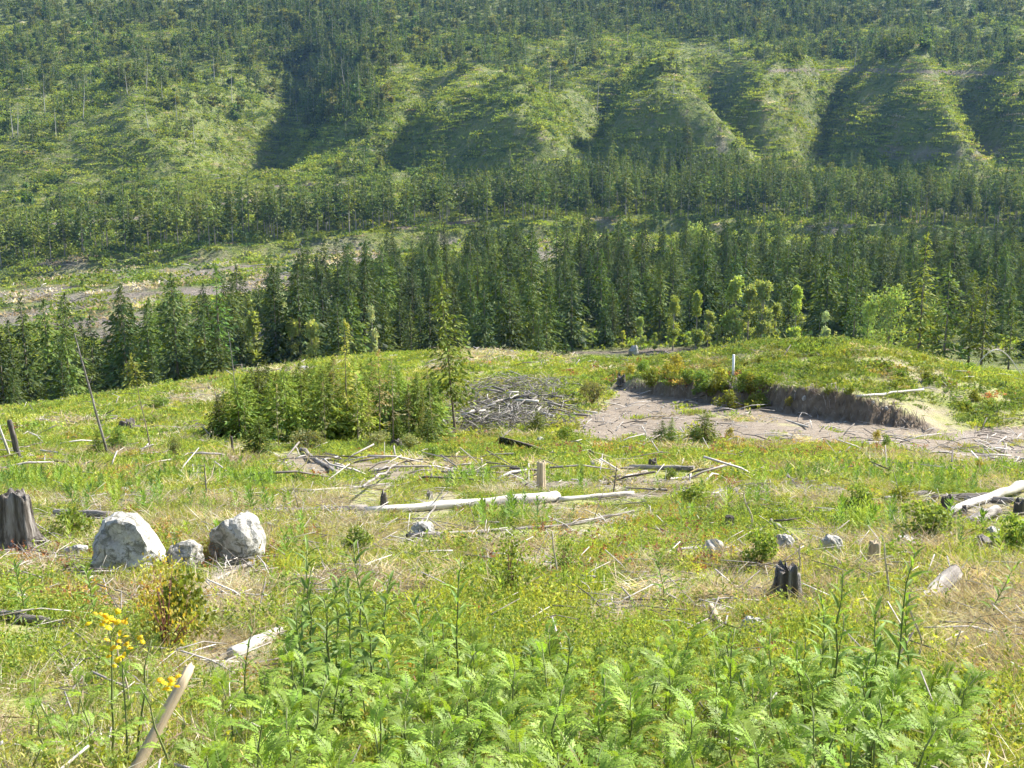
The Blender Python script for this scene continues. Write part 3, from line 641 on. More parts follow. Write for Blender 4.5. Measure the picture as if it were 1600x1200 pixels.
# ------------------------------------------------------------------ broadleaf trees and special conifers of the valley edge
CW = []
for s, r, lobes, col in [(41, 2.0, 15, (0.27, 0.35, 0.08)), (42, 1.7, 14, (0.32, 0.38, 0.075)), (43, 4.4, 20, (0.25, 0.33, 0.09)), (44, 2.2, 14, (0.36, 0.42, 0.23)), (45, 2.1, 15, (0.30, 0.37, 0.11))]:
    hgt = 10.0
    c = leaf_crown(s, hgt, r, 0.08, lobes, 1900, 0.42, col)
    tr = [trunk(s, hgt, 0.16, 0.02, 6, 6, 0.8)]
    for q in c[3][:7]: tr.append(tube([(0, 0, q[2] * 0.45), (q[0] * 0.5, q[1] * 0.5, q[2] * 0.8), tuple(q)], [0.07, 0.05, 0.02], 4))
    t = join(tr)
    CW.append((mk_mesh('leafy_crown', c[0], c[1], M['broadleaf'], c[2]), mk_mesh('leafy_trunk', t[0], t[1], M['palebark'], smooth=True)))
def at_dist(x, Y):
    X = (x - 800) / FPX * Y * 1.02; return Vector((X, Y, gz(X, Y)))
def h_for_top(P, ytop):                        # height so that the top of a thing standing at P reaches photograph row ytop
    return zpx(ytop, P.y) - P.z
for x, Y, yt, k, w, lab in [
    (1050, 252.5, 458, 0, 0.9, 'slim yellow-green cottonwood with a ragged split top at the forest edge'),
    (1086, 253, 440, 1, 0.75, 'narrow gold-green cottonwood, taller than the ragged one beside it'),
    (1146, 253.5, 426, 0, 1.0, 'broad pale cottonwood standing directly above the white stake'),
    (1187, 255, 428, 4, 0.85, 'pale cottonwood just beyond the one above the stake'),
    (1240, 253, 430, 1, 0.75, 'lone narrow bright yellow cottonwood against dark forest'),
    (1286, 246, 482, 3, 0.9, 'low silvery broadleaf tree beside the bright yellow cottonwood'),
    (1385, 244, 446, 2, 1.0, 'wide rounded leafy tree behind the top of the knoll'),
    (1000, 253, 490, 4, 0.8, 'small golden broadleaf tree by the pale valley road patch'),
    (1022, 252, 515, 1, 0.9, 'bushy low cottonwood between the golden and ragged trees'),
    (1118, 252, 505, 0, 1.2, 'low spreading broadleaf in front of the two pale cottonwoods'),
    (1078, 432, 347, 2, 1.0, 'round pale broadleaf crown poking out of the deep forest'),
    (584, 222, 470, 3, 0.6, 'small silvery-leaved tree glowing among dark conifers'),
    (446, 232, 447, 3, 0.8, 'tall silvery broadleaf above the young conifer thicket'),
    (488, 206, 492, 4, 0.9, 'yellowish broadleaf at the forest edge beside the silvery tree'),
    (400, 215, 482, 0, 1.0, 'pale green broadleaf between dark conifers, nearest the bright tall conifer'),
    (457, 208, 488, 4, 0.8, 'small buff-leaved tree below the tall silvery broadleaf'),
    (312, 196, 512, 1, 0.7, 'little pale broadleaf beyond the thin leaning snag'),
    (1166, 258, 436, 4, 0.9, 'pale cottonwood filling the gap between the two pale ones'), (1208, 257, 470, 0, 1.1, 'low rounded cottonwood left of the bright yellow one'), (1104, 256, 480, 4, 1.0, 'mid-height pale broadleaf right of the narrow gold-green cottonwood'),
    (1352, 246, 470, 2, 0.75, 'smaller rounded leafy tree left of the widest one'), (1418, 240, 485, 0, 1.2, 'low leafy tree between the widest one and the tallest open conifer'), (972, 254, 512, 1, 1.0, 'little golden bushy tree left of the valley road patch')]:
    P = at_dist(x, Y); h = max(h_for_top(P, yt), 3) / 10
    e = thing('broadleaf_tree', Matrix.Translation(P) @ Euler((0, 0, x)).to_matrix().to_4x4() @ Matrix.Diagonal((h * w * 0.9, h * w * 0.9, h, 1)), lab, 'tree')
    link('trunk', CW[k][1], e); link('crown', CW[k][0], e)
OPEN = [proto('open_conifer', conifer_crown(s, 12, r, b, 30, 6, 6, 0.35, col, 0.42, tp, 0.15, 1.5, 0.6), trunk(s, 12, 0.14, 0.015), 'needle', 'bark') for s, r, b, col, tp in
        [(51, 2.0, 0.12, (0.17, 0.22, 0.04), 0.8), (52, 1.9, 0.12, (0.19, 0.26, 0.045), 0.5), (53, 1.8, 0.2, (0.18, 0.25, 0.045), 0.5), (54, 1.8, 0.06, (0.10, 0.19, 0.035), 0.9)]]
for x, Y, yt, k, w, lab in [
    (1433, 205, 366, 0, 1.0, 'tallest sunlit open conifer at the end of the knoll, with pointed top'),
    (1473, 200, 408, 1, 1.1, 'blunt-topped olive conifer next to the tallest sunlit one'),
    (1512, 203, 424, 2, 1.0, 'thin olive conifer, third in the row beyond the knoll'),
    (1532, 200, 418, 1, 0.9, 'yellowish conifer with a bare lower stem beyond the knoll'),
    (1455, 208, 455, 2, 0.9, 'short thin conifer tucked between the two tallest beyond the knoll'),
    (1575, 190, 470, 0, 1.0, 'lower olive conifer nearest the frame edge beyond the knoll'),
    (1330, 240, 432, 3, 1.2, 'dark pointed conifer beside the wide rounded leafy tree'),
    (345, 205, 412, 3, 1.2, 'bright green spire conifer rising above the forest left of the silvery tree'),
    (868, 418, 318, 2, 0.9, 'reddish-stemmed tall conifer standing in the small forest clearing'),
    (900, 425, 325, 1, 0.8, 'tall thin conifer beside the small pale forest clearing')]:
    P = at_dist(x, Y); h = h_for_top(P, yt) / 12
    e = thing('open_conifer', Matrix.Translation(P) @ Euler((0, 0, x)).to_matrix().to_4x4() @ Matrix.Diagonal((h * w, h * w, h, 1)), lab, 'tree')
    link('trunk', OPEN[k][1], e); link('crown', OPEN[k][0], e)

# thin pale snags standing on the logged hill
g = np.random.default_rng(404)
SN = [trunk(s, 1, 0.012, 0.04, 5, 6, 1.0) for s in (61, 62, 63)]
SNM = [mk_mesh('snag_pole', a, b, M['white_wood'], smooth=True) for a, b in SN]
snags = [(200, 152, 110), (229, 142, 85), (253, 158, 120), (284, 118, 70), (335, 130, 85), (363, 165, 105), (232, 205, 155), (277, 195, 145), (304, 232, 180), (395, 185, 160), (465, 190, 158), (130, 190, 120), (70, 180, 120), (20, 215, 165), (28, 215, 160), (88, 220, 172),
         (823, 104, 64), (895, 105, 60), (858, 152, 104), (933, 178, 115), (1005, 84, 55), (1052, 155, 110), (1101, 105, 62), (540, 150, 92), (1335, 110, 72), (980, 72, 40), (1140, 85, 50), (1160, 82, 45), (690, 110, 78), (610, 112, 76)]
hs = [(180, 'near the hill end'), (260, 'beside the grassy spur'), (420, 'by the dark hollow'), (700, 'at the dark hillside wood'), (960, 'above the green mounds'), (1120, 'by the shaded gully'), (1700, 'above the bench')]
for x, yb_, yt in snags:
    P = place(x, yb_, 560); h = (yb_ - yt) * pxm(P)
    lab = f"{'long' if h > 17 else 'short' if h < 13 else 'slim'} bare pale snag {'high' if yb_ < 115 else 'midway' if yb_ < 170 else 'low'} on the hill, " + [s for a, s in hs if x < a][0]
    e = thing('dead_snag', xf(P, x, 1, g.normal(0, 0.05), g.normal(-0.02, 0.05)) @ Matrix.Diagonal((22, 22, h, 1)), lab, 'dead tree', lab.replace(' snag', ' snags'))
    link('stem', SNM[int(g.integers(3))], e)

# ------------------------------------------------------------------ the bench below: thicket, lone trees, snags, saplings
g = np.random.default_rng(505)
n = 0
names_ = ['rounded', 'pointed', 'bushy', 'leaning', 'slim', 'dense']
for row, (yb_, x0, x1, cnt, top) in enumerate([(694, 425, 690, 9, 605), (688, 335, 690, 15, 596), (676, 345, 688, 14, 588), (664, 380, 690, 12, 582), (652, 400, 660, 9, 580)]):
    for k in range(cnt):
        x = x0 + (k + g.uniform(0.15, 0.85)) * (x1 - x0) / cnt; P = place(x, yb_ + g.uniform(-5, 3), 35)
        yt = top + 22 * abs((x - 500) / 190) ** 2 + g.uniform(-12, 22) + (28 if (row == 0 and 590 < x) else 0)
        h = max((yb_ - yt) * pxm(P), 1.2) / 4 * 1.1
        place_s = 'edge nearest the skid trail' if row == 0 else 'near side' if row == 1 else 'heart' if row < 4 else 'far side'
        end = 'by the leaning snags' if x < 430 else 'mid thicket' if x < 560 else 'by the lone tall conifer'
        nm = 'tall' if h * 4 > 4.0 else 'low' if h * 4 < 2.8 else 'middling'
        lab = f"{nm} young conifer in thicket, {place_s}, {end}"
        add_tree('young_conifer', PY[int(g.integers(5))], P, h * g.uniform(0.95, 1.15), g.uniform(0, 6.28), lab, lab.replace(' conifer', ' conifers'), cat='tree')
THIN = [proto('thin_conifer', conifer_crown(s, 8, r, b, int(wh * 1.3), pe, 9, 0.5, col, 0.33, tp, gp, 1.6, 0.7), trunk(s, 8, r0, 0.03, 6, 9), 'needle', 'bark') for s, r, b, wh, pe, col, tp, gp, r0 in
        [(71, 1.15, 0.26, 40, 6, (0.24, 0.32, 0.055), 0.6, 0.22, 0.075), (72, 0.85, 0.15, 30, 5, (0.24, 0.26, 0.05), 0.5, 0.3, 0.06), (73, 0.7, 0.35, 24, 4, (0.28, 0.25, 0.10), 0.4, 0.45, 0.05), (74, 0.8, 0.72, 14, 5, (0.28, 0.30, 0.06), 0.45, 0.25, 0.05), (75, 0.5, 0.2, 14, 3, (0.26, 0.25, 0.13), 0.4, 0.6, 0.05)]]
def thin(x, yb_, yt, k, w, lab, lx=0.0):
    P = place(x, yb_, 20); h = (yb_ - yt) * pxm(P) / 8
    e = thing('thin_tree', Matrix.Translation(P) @ Euler((0, lx, 0)).to_matrix().to_4x4() @ Euler((0, 0, x)).to_matrix().to_4x4() @ Matrix.Diagonal((h * w, h * w, h, 1)), lab, 'tree')
    link('trunk', THIN[k][1], e); link('crown', THIN[k][0], e)
thin(711, 682, 430, 0, 0.95, 'tall lone conifer with gold-green crown and bare lower trunk', -0.075)
thin(545, 690, 500, 1, 1.15, 'feathery gold conifer rising in front of the thicket')
thin(526, 688, 560, 2, 1.0, 'scraggly thin conifer beside the feathery gold one')
thin(594, 697, 545, 2, 1.35, 'half-dead brownish thin tree at the thicket front')
thin(614, 696, 558, 4, 1.5, 'nearly bare thin tree next to the half-dead brownish one')
thin(236, 712, 550, 3, 1.3, 'leaning thin tree with a pale yellow tuft of crown on top', -0.13)
thin(677, 690, 575, 4, 1.0, 'bare dark pole with a few twigs beside the lone tall conifer', -0.07)
thin(252, 694, 640, 4, 1.4, 'small half-bare sapling behind the leaning tuft-topped tree', -0.1)
for x, yb_, yt, k, w, lab in [(436, 700, 600, 4, 1.2, 'bare thin sapling at the near left of the thicket'), (560, 698, 585, 4, 1.1, 'bare thin sapling between the gold conifer and the half-dead tree'), (640, 698, 600, 2, 1.0, 'brownish thin sapling near the right of the thicket front'), (578, 700, 612, 2, 0.9, 'short brown sapling beside the half-dead tree'), (508, 700, 596, 4, 1.0, 'leafless pole sapling before the thicket centre'), (660, 694, 598, 1, 0.8, 'slim gold sapling at the right end of the thicket'), (385, 692, 622, 4, 1.1, 'bare stick-like sapling by the thicket left end')]: thin(x, yb_, yt, k, w, lab)
for x, yb_, yt, k, w, lab in [(154, 716, 672, 3, 1.3, 'small dark sapling just left of the tall leaning snag'), (186, 712, 664, 1, 1.6, 'bushy sapling right beside the tall leaning snag'),
    (407, 714, 650, 1, 1.5, 'umbrella-like sapling in front of the thicket corner'), (462, 690, 658, 0, 1.5, 'small flat-topped sapling against the thicket shade'), (494, 690, 660, 1, 1.4, 'second flat sapling against the thicket shade'),
    (840, 676, 640, 3, 1.4, 'thin sapling standing before the slash pile'), (1034, 698, 656, 1, 1.4, 'left sapling of the pair on the dirt clearing'), (1049, 698, 652, 1, 1.1, 'taller thin sapling of the pair on the dirt clearing'),
    (1100, 697, 640, 0, 1.4, 'biggest bushy sapling at the edge of the dirt clearing'), (1088, 697, 664, 1, 1.6, 'low sapling leaning out below the biggest bushy sapling')]:
    P = place(x, yb_, 25); h = (yb_ - yt) * pxm(P) / 4
    e = thing('sapling', xf(P, x) @ Matrix.Diagonal((h * w, h * w, h, 1)), lab, 'sapling'); pr = PY[[3, 4, 1, 0, 2][k]]; link('trunk', pr[1], e); link('crown', pr[0], e)

def snag(name, x, yb_, xt, yt, r_px, mat, lab, twigs=0, seed=0, tip=0.55):
    P = place(x, yb_, 6); mpp = pxm(P); gg = np.random.default_rng(seed); k = 9; t = np.linspace(0, 1, k)
    pts_ = np.column_stack([t * (xt - x) * mpp + gg.normal(0, 0.25, k) * mpp * 4 * t * (1 - t), gg.normal(0, 1.0, k) * mpp * t * (1 - t), -0.15 + t * ((yb_ - yt) * mpp * 1.02 + 0.15)])
    V, F = tube(pts_, r_px * mpp * (1 - (1 - tip) * t) * gg.uniform(0.88, 1.1, k), 8)
    e = thing(name, Matrix.Translation(P), lab, 'dead tree'); link('stem', mk_mesh('stem', V, F, mat, smooth=True), e)
    for q in range(twigs):
        s = gg.uniform(0.3, 0.95); c = pts_[0] + (pts_[-1] - pts_[0]) * s; d = np.array([gg.normal(), gg.normal() * 0.6, gg.uniform(-0.4, 0.5)]); d /= np.linalg.norm(d); L = gg.uniform(6, 22) * mpp
        V, F = tube([c, c + d * L * 0.5 + np.array([0, 0, 0.05 * L]), c + d * L], [0.6 * mpp, 0.4 * mpp, 0.15 * mpp], 4); link('branch', mk_mesh('branch', V, F, mat), e)
snag('dead_snag', 171, 716, 131, 522, 2.4, M['grey_wood'], 'tall bare leaning grey snag standing on the grassy slope', 6, 1, 0.35)
snag('dead_snag', 31, 719, 20, 656, 5.2, M['dark_wood'], 'short thick charred snag with a broken top', 0, 2, 0.75)
snag('dead_snag', 18, 716, -2, 645, 2.6, M['white_wood'], 'leaning bleached pole snag beside the charred one', 2, 3, 0.6)
snag('dead_snag', 352, 690, 340, 612, 1.7, M['grey_wood'], 'slender grey snag at the thicket corner', 4, 4, 0.4)
snag('dead_snag', 340, 690, 318, 666, 1.5, M['white_wood'], 'short bleached leaning stick-snag beside the thicket corner', 2, 5, 0.5)
snag('dead_snag', 372, 640, 363, 520, 1.0, M['grey_wood'], 'thin grey pole snag rising against the dark forest edge', 3, 6, 0.4)
snag('dead_snag', 365, 712, 363, 682, 2.2, M['dark_wood'], 'short dark upright post-like snag before the thicket', 0, 7, 0.8)
snag('dead_snag', 324, 778, 322, 724, 1.6, M['grey_wood'], 'thin dry upright stem above the pale grass behind the boulders', 6, 8, 0.5)
snag('dead_snag', 956, 776, 963, 728, 1.2, M['dark_wood'], 'thin dark bent stick standing by the skid trail', 2, 9, 0.4)
# marker stake
P = place(1145, 592, 60); mpp = pxm(P)
V, F = tube([(0, 0, -0.1), (0, 0, 38 * mpp)], [2.2 * mpp, 2.2 * mpp], 4)
tag(link('marker_stake', mk_mesh('marker_stake', V, F, M['stake']), None, xf(P, 0.4)), 'thin white marker stake standing on the grassy knoll edge', 'stake')
# arched bleached branch beyond the knoll
P = place(1600, 590, 60); mpp = pxm(P); t = np.linspace(0, 1, 12)
V, F = tube(np.column_stack([-78 * t * mpp, 0.3 * np.sin(t * 4), (46 * np.sin(t * np.pi * 0.85) - 3) * mpp]), np.interp(t, [0, 0.3, 0.6, 1], [0.5, 1.1, 1.1, 0.3]) * mpp, 6)
tag(link('arched_branch', mk_mesh('arched_branch', V, F, M['white_wood'], smooth=True), None, Matrix.Translation(P)), 'arching bleached bent branch beyond the end of the knoll', 'branch')

CLEAR = []
# ------------------------------------------------------------------ logs
def log(x1, y1, x2, y2, r1, r2, mat, lab, seed=0, lift=0.6, twigs=0, name='fallen_log', cat='log', bend=1.0, yoff=0.0, ymin=3.0):
    A, B = place(x1, y1, ymin), place(x2, y2, ymin); gg = np.random.default_rng(seed + 5000); k = 9; t = np.linspace(0, 1, k)
    ma, mb = pxm(A), pxm(B); ra, rb = r1 * ma, r2 * mb
    X = A.x + (B.x - A.x) * t; Y = A.y + (B.y - A.y) * t; L = (B - A).length
    Z0 = np.linspace(A.z, B.z, k) ; G = ground_z(X, Y); Z = Z0 + max(0.0, float(np.max(G - Z0))) + np.linspace(ra, rb, k) * (lift + 0.3) + yoff
    CLEAR.extend((X[i], Y[i] - 0.03 * Y[i], max(0.02 * Y[i], 0.12)) for i in range(k)); W = gg.normal(0, 0.0028 * L * bend, (k, 3)); W[0] = W[-1] = 0
    c = np.array([X.mean(), Y.mean(), Z.mean()]); pts_ = np.column_stack([X, Y, Z]) + W - c
    # rotate into a frame whose z runs along the log so that the grain follows it
    d = Vector(pts_[-1] - pts_[0]).normalized(); q = d.to_track_quat('Z', 'Y'); R = np.array(q.to_matrix()); loc = pts_ @ R
    V, F = tube(loc, np.linspace(ra, rb, k) * gg.uniform(0.86, 1.14, k), 10)
    rr = gg.normal(0, 0.06, (len(V), 1)) * (ra + rb) * 0.5; V = V + np.column_stack([V[:, :2] * 0, rr * 3]) * (np.abs(V[:, 2:3]) > 0.49 * L)
    M4 = Matrix.Translation(c) @ q.to_matrix().to_4x4()
    me = mk_mesh('log', V, F, mat, smooth=True)
    if not twigs:
        return tag(link(name, me, None, M4), lab, cat)
    e = thing(name, M4, lab, cat); link('stem', me, e)
    for i in range(twigs):
        s = gg.uniform(-0.48, 0.48) * L; dd = nrm(np.array([gg.normal(), gg.normal(), gg.uniform(-0.8, 0.8)])[None])[0]; ll = gg.uniform(0.08, 0.3) * min(L, 2.5)
        V, F = tube([(0, 0, s), dd * ll * 0.5 + (0, 0, s), dd * ll + (0, 0, s) + gg.normal(0, 0.06, 3) * ll], [ra * 0.22, ra * 0.16, ra * 0.05], 5); link('branch', mk_mesh('branch', V, F, mat), e)
W_, G_, D_, T_ = M['white_wood'], M['grey_wood'], M['dark_wood'], M['tan_wood']
for i, a in enumerate([
    (572, 803, 870, 784, 6, 9, W_, 'long bleached log lying across the slope behind the small white rock', 7),
    (872, 785, 990, 774, 4, 3, W_, 'thin bleached log end running on from the long log past the post'),
    (636, 842, 880, 825, 3.2, 2.2, G_, 'thin straight pole lying below the long bleached log', 3),
    (882, 826, 996, 800, 3, 1.5, G_, 'thin grey branch lying on reddish litter beyond the pole', 4),
    (396, 803, 572, 798, 4, 5, G_, 'grey half-buried log running left of the long bleached log', 4),
    (86, 805, 172, 812, 5, 7, G_, 'short grey rotten log between the big stump and the boulder', 3),
    (1078, 736, 1262, 741, 2, 2.6, W_, 'very straight white pole lying in the green beyond the post'),
    (984, 734, 1084, 737, 3.6, 4.2, G_, 'grey log with branch stubs left of the straight white pole', 5),
    (978, 748, 1010, 740, 3, 3, G_, 'short pale log piece on the skid trail'),
    (1040, 752, 1088, 747, 2.4, 2, G_, 'small grey stick log below the branch-stubbed grey log'),
    (1480, 812, 1604, 768, 6, 8, W_, 'large bleached log slanting up out of the log heap'),
    (1458, 782, 1562, 778, 5, 5, D_, 'dark log at the back of the log heap', 3),
    (1508, 786, 1604, 790, 6, 6, G_, 'grey log under the slanting bleached one'),
    (1516, 822, 1556, 806, 8, 9, G_, 'stubby pale grey log piece in front of the log heap'),
    (1470, 800, 1510, 800, 5, 6, D_, 'short charred log end in the log heap'),
    (1380, 782, 1450, 772, 3, 3, G_, 'thin log lying just left of the log heap', 2),
    (-12, 968, 108, 982, 10, 6, G_, 'split grey log at the left frame edge above the weeds'),
    (362, 1030, 436, 1000, 9, 11, W_, 'bleached log end poking out of dry grass'),
    (322, 920, 402, 882, 3, 3.5, G_, 'grey stick lying on dry litter right of the boulders', 3),
    (936, 952, 998, 940, 3.4, 2.5, G_, 'grey branch on brown litter above the leafy weeds', 1),
    (470, 706, 527, 746, 3, 4.2, G_, 'leaning grey log beside the start of the skid trail', 2),
    (1338, 638, 1442, 624, 2.2, 1.6, W_, 'curved bleached log lying on the lip of the cut bank', 2),
    (0, 724, 190, 728, 1.4, 1.2, D_, 'long thin dark pole lying across the slope by the charred snag', 0),
    (462, 770, 660, 755, 1.6, 2.2, G_, 'thin dead stem propped above the grass behind the long log', 9),
    (1200, 803, 1306, 802, 2.5, 3, G_, 'grey stick half hidden in green weeds'),
    (1205, 815, 1252, 850, 2.6, 2.2, G_, 'pale stick leaning on the white rocks'),
    (1110, 950, 1130, 990, 4, 5, T_, 'short tan split stick upright in the dry litter'),
    (600, 935, 690, 945, 4, 2.5, G_, 'grey branch lying behind the tall leafy weeds', 3),
    (700, 770, 640, 836, 1.2, 2, G_, 'thin curved dead branch crossing the long bleached log', 4),
    (1262, 672, 1228, 660, 1.6, 1.2, W_, 'small pale stick at the foot of the cut bank'),
]):
    log(*a[:8], seed=i, twigs=a[8] if len(a) > 8 else 0)
log(568, 790, 622, 742, 2.4, 1.2, G_, 'forked dark dead branch rising from the long bleached log', 77, 0.6, 6, 'dead_branch', 'branch', yoff=0.25)
# cut pole nearest the camera
A = place(212, 1150, 2.2); B0 = place(300, 1130, 2.2)
def free_log(name, p1, p2, r1, r2, mat, lab, cat, seed=0, capmat=None):
    p1, p2 = Vector(p1), Vector(p2); q = (p2 - p1).normalized().to_track_quat('Z', 'Y'); L = (p2 - p1).length; gg = np.random.default_rng(seed)
    z = np.linspace(0, L, 8); V, F = tube(np.column_stack([gg.normal(0, r1 * 0.05, 8), gg.normal(0, r1 * 0.05, 8), z]), np.linspace(r1, r2, 8) * gg.uniform(0.95, 1.05, 8), 12)
    V = V * (1 + gg.normal(0, 0.015, (len(V), 1)))
    e = thing(name, Matrix.Translation(p1) @ q.to_matrix().to_4x4(), lab, cat); link('stem', mk_mesh('stem', V, F, mat, smooth=True), e)
    th = np.arange(12) / 12 * 6.2832; Vc = np.vstack([[(0, 0, L + r2 * 0.12)], np.column_stack([np.cos(th) * r2 * 0.93, np.sin(th) * r2 * 0.93, np.full(12, L + r2 * 0.05)])])
    link('cut_end', mk_mesh('cut_end', Vc, np.array([(0, 1 + j, 1 + (j + 1) % 12) for j in range(12)]), capmat or M['grey_wood']), e)
mp = pxm(A)
def ray(x, y, Y): return Vector(((x - 800) / FPX * (Y * CP - zpx(y, Y) * SP), Y, zpx(y, Y)))
free_log('cut_pole', Vector((-1.52, 4.15, gz(-1.52, 4.15) - 0.03)), ray(296, 1044, 4.5), 0.027, 0.021, T_, 'sawn tan pole slanting up at the bottom left corner', 'pole', 3)
# thick broken log with splintered end
free_log('broken_log', place(1425, 965, 3), place(1468, 930, 3) + Vector((0.12, 0.0, 0.22)), 0.09, 0.075, G_, 'thick broken splintered grey log rising behind tall weeds', 'log', 5, D_)

g = np.random.default_rng(616)
spots = [(120, 900, 'near the big stump'), (330, 850, 'around the white boulder'), (500, 830, 'left of the long bleached log'), (700, 860, 'below the long bleached log'), (920, 900, 'right of the loose upright shrub'), (1090, 900, 'left of the dark rotten stump'), (1260, 840, 'around the white rocks'), (1480, 870, 'below the log heap'), (620, 745, 'behind the long bleached log'), (1050, 765, 'along the skid trail'), (360, 960, 'on the litter below the boulders'), (1530, 990, 'on the dry grass at right')]
for k in range(84):
    cx, c2, where = spots[k % len(spots)]; x = cx + g.normal(0, 62); y = c2 + g.normal(0, 24); P = place(x, y, 4); mpp = pxm(P); Ls = g.uniform(28, 110) * mpp; az = g.normal(0.0, 0.8) + (np.pi if g.random() < 0.5 else 0); r = g.uniform(0.8, 2.2) * mpp; t = np.linspace(-0.5, 0.5, 6)
    cv = g.normal(0, 0.08) * Ls; xs_ = P.x + np.cos(az) * t * Ls - np.sin(az) * cv * (1 - 4 * t * t); ys_ = P.y + np.sin(az) * t * Ls * 0.8 + np.cos(az) * cv * (1 - 4 * t * t); zs_ = ground_z(xs_, ys_) + r + g.uniform(0.02, 0.10) + abs(g.normal(0, 0.10)) * (t + 0.5) * Ls * 0.6
    mt = [G_, G_, W_, D_, T_][int(g.integers(5))]; cname = {id(G_): 'grey', id(W_): 'bleached', id(D_): 'dark', id(T_): 'tan'}[id(mt)]
    lab = f"{'long' if Ls > 70 * mpp else 'short'} {cname} dead stick {where}"; parts_ = [tube(np.column_stack([xs_ - P.x, ys_ - P.y, zs_ - P.z]), r * np.linspace(1, 0.45, 6) * g.uniform(0.85, 1.15, 6), 6)]
    e = thing('dead_stick', Matrix.Translation(P), lab, 'stick', lab.replace(' stick', ' sticks')); link('stem', mk_mesh('stem', *parts_[0], mt, smooth=True), e)
    if k % 3 == 0:
        for q in range(3):
            j = int(g.integers(1, 5)); b = np.array([xs_[j] - P.x, ys_[j] - P.y, zs_[j] - P.z]); dd = np.array([g.normal(), g.normal(), abs(g.normal()) * 0.7]) * Ls * 0.12; link('branch', mk_mesh('branch', *tube([b, b + dd * 0.5, b + dd + (0, 0, 0.01)], [r * 0.5, r * 0.35, r * 0.15], 4), mt), e)
# slash pile beside the dirt clearing
g = np.random.default_rng(606)
pc = place(790, 655, 40); mpp = pxm(pc)
for k in range(84):
    u, v = g.normal(0, 0.5), g.uniform(-1, 1); x = 800 + 120 * np.clip(u, -1, 1.1) ; y0 = 648 + 22 * v - 5 * u
    P = place(x, y0, 40); L = g.uniform(14, 46) * mpp; az = g.uniform(0, np.pi); el = g.normal(0.12, 0.28); hgt = max(0, 1.0 - 0.85 * u * u) * g.uniform(0.1, 1.0)
    V, F = tube([(0, 0, -L / 2), (0.03 * L, 0.02 * L, 0), (0, 0, L / 2)], np.array([1, 0.9, 0.7]) * g.uniform(0.7, 2.4) * mpp, 7)
    d = Vector((math.cos(az) * math.cos(el), math.sin(az) * math.cos(el), math.sin(el)))
    mt = [G_, G_, M['stump_wood'], W_, D_][int(g.integers(5))]
    part = 'bleached' if mt is W_ else 'dark' if mt is D_ else 'grey'
    where = 'end toward the lone conifer' if x < 765 else 'crest' if x < 850 else 'end toward the dirt clearing'
    lab = f"{'long' if L > 30 * mpp else 'short'} {part} log tangled in the slash pile, {where}"
    tag(link('slash_log', mk_mesh('slash_log', V, F, mt, smooth=True), None, Matrix.Translation(P + Vector((0, 0, hgt + 0.1))) @ d.to_track_quat('Z', 'Y').to_matrix().to_4x4()), lab, 'log', lab.replace(' log', ' logs'))
def twigs_mesh(name, P, L, r, az, el, tint, lab):
    D = np.stack([np.cos(az) * np.cos(el), np.sin(az) * np.cos(el), np.sin(el)], 1); S = nrm(np.cross(D, np.array([0, 0, 1.0]))); U = np.cross(S, D); n = len(P)
    th = np.array([0, 2.094, 4.189]); ring = np.cos(th)[None, :, None] * S[:, None] + np.sin(th)[None, :, None] * U[:, None]
    bow = U * (L * 0.05)[:, None]
    V = np.concatenate([(P - D * L[:, None] * 0.5)[:, None] + ring * r[:, None, None], (P + bow)[:, None] + ring * r[:, None, None] * 0.9, (P + D * L[:, None] * 0.5)[:, None] + ring * r[:, None, None] * 0.5], 1)
    f = []
    for q in (0, 3):
        for j in range(3): a, b = q + j, q + (j + 1) % 3; f += [(a, b, b + 3), (a, b + 3, a + 3)]
    f += [(0, 2, 1), (6, 7, 8)]
    F = (np.array(f)[None] + (np.arange(n) * 9)[:, None, None]).reshape(-1, 3)
    tag(link(name, mk_mesh(name, V.reshape(-1, 3), F, M['twig'], np.repeat(tint, 9, 0))), lab, 'debris', None, 'stuff')
n = 2800; u = g.normal(0, 0.52, n); v = g.uniform(-1, 1, n); xs = 795 + 120 * u; ys = 650 + 22 * v - 5 * u
Yp = pc.y + (655 - ys) * 0.55; Xp = (xs - 800) / FPX * Yp * 1.01; Zp = ground_z(Xp, Yp) + np.maximum(0, 0.95 - 0.8 * u * u) * g.uniform(0, 1, n)
wood = np.array([(0.22, 0.195, 0.17), (0.32, 0.29, 0.26), (0.11, 0.095, 0.08), (0.42, 0.39, 0.35)])
twigs_mesh('slash_debris', np.column_stack([Xp, Yp, Zp]), g.uniform(0.3, 1.4, n), g.uniform(0.008, 0.03, n), g.uniform(0, 6.28, n), g.normal(0, 0.4, n), wood[g.integers(0, 4, n)] * 0.7, 'tangle of grey twigs filling the slash pile')

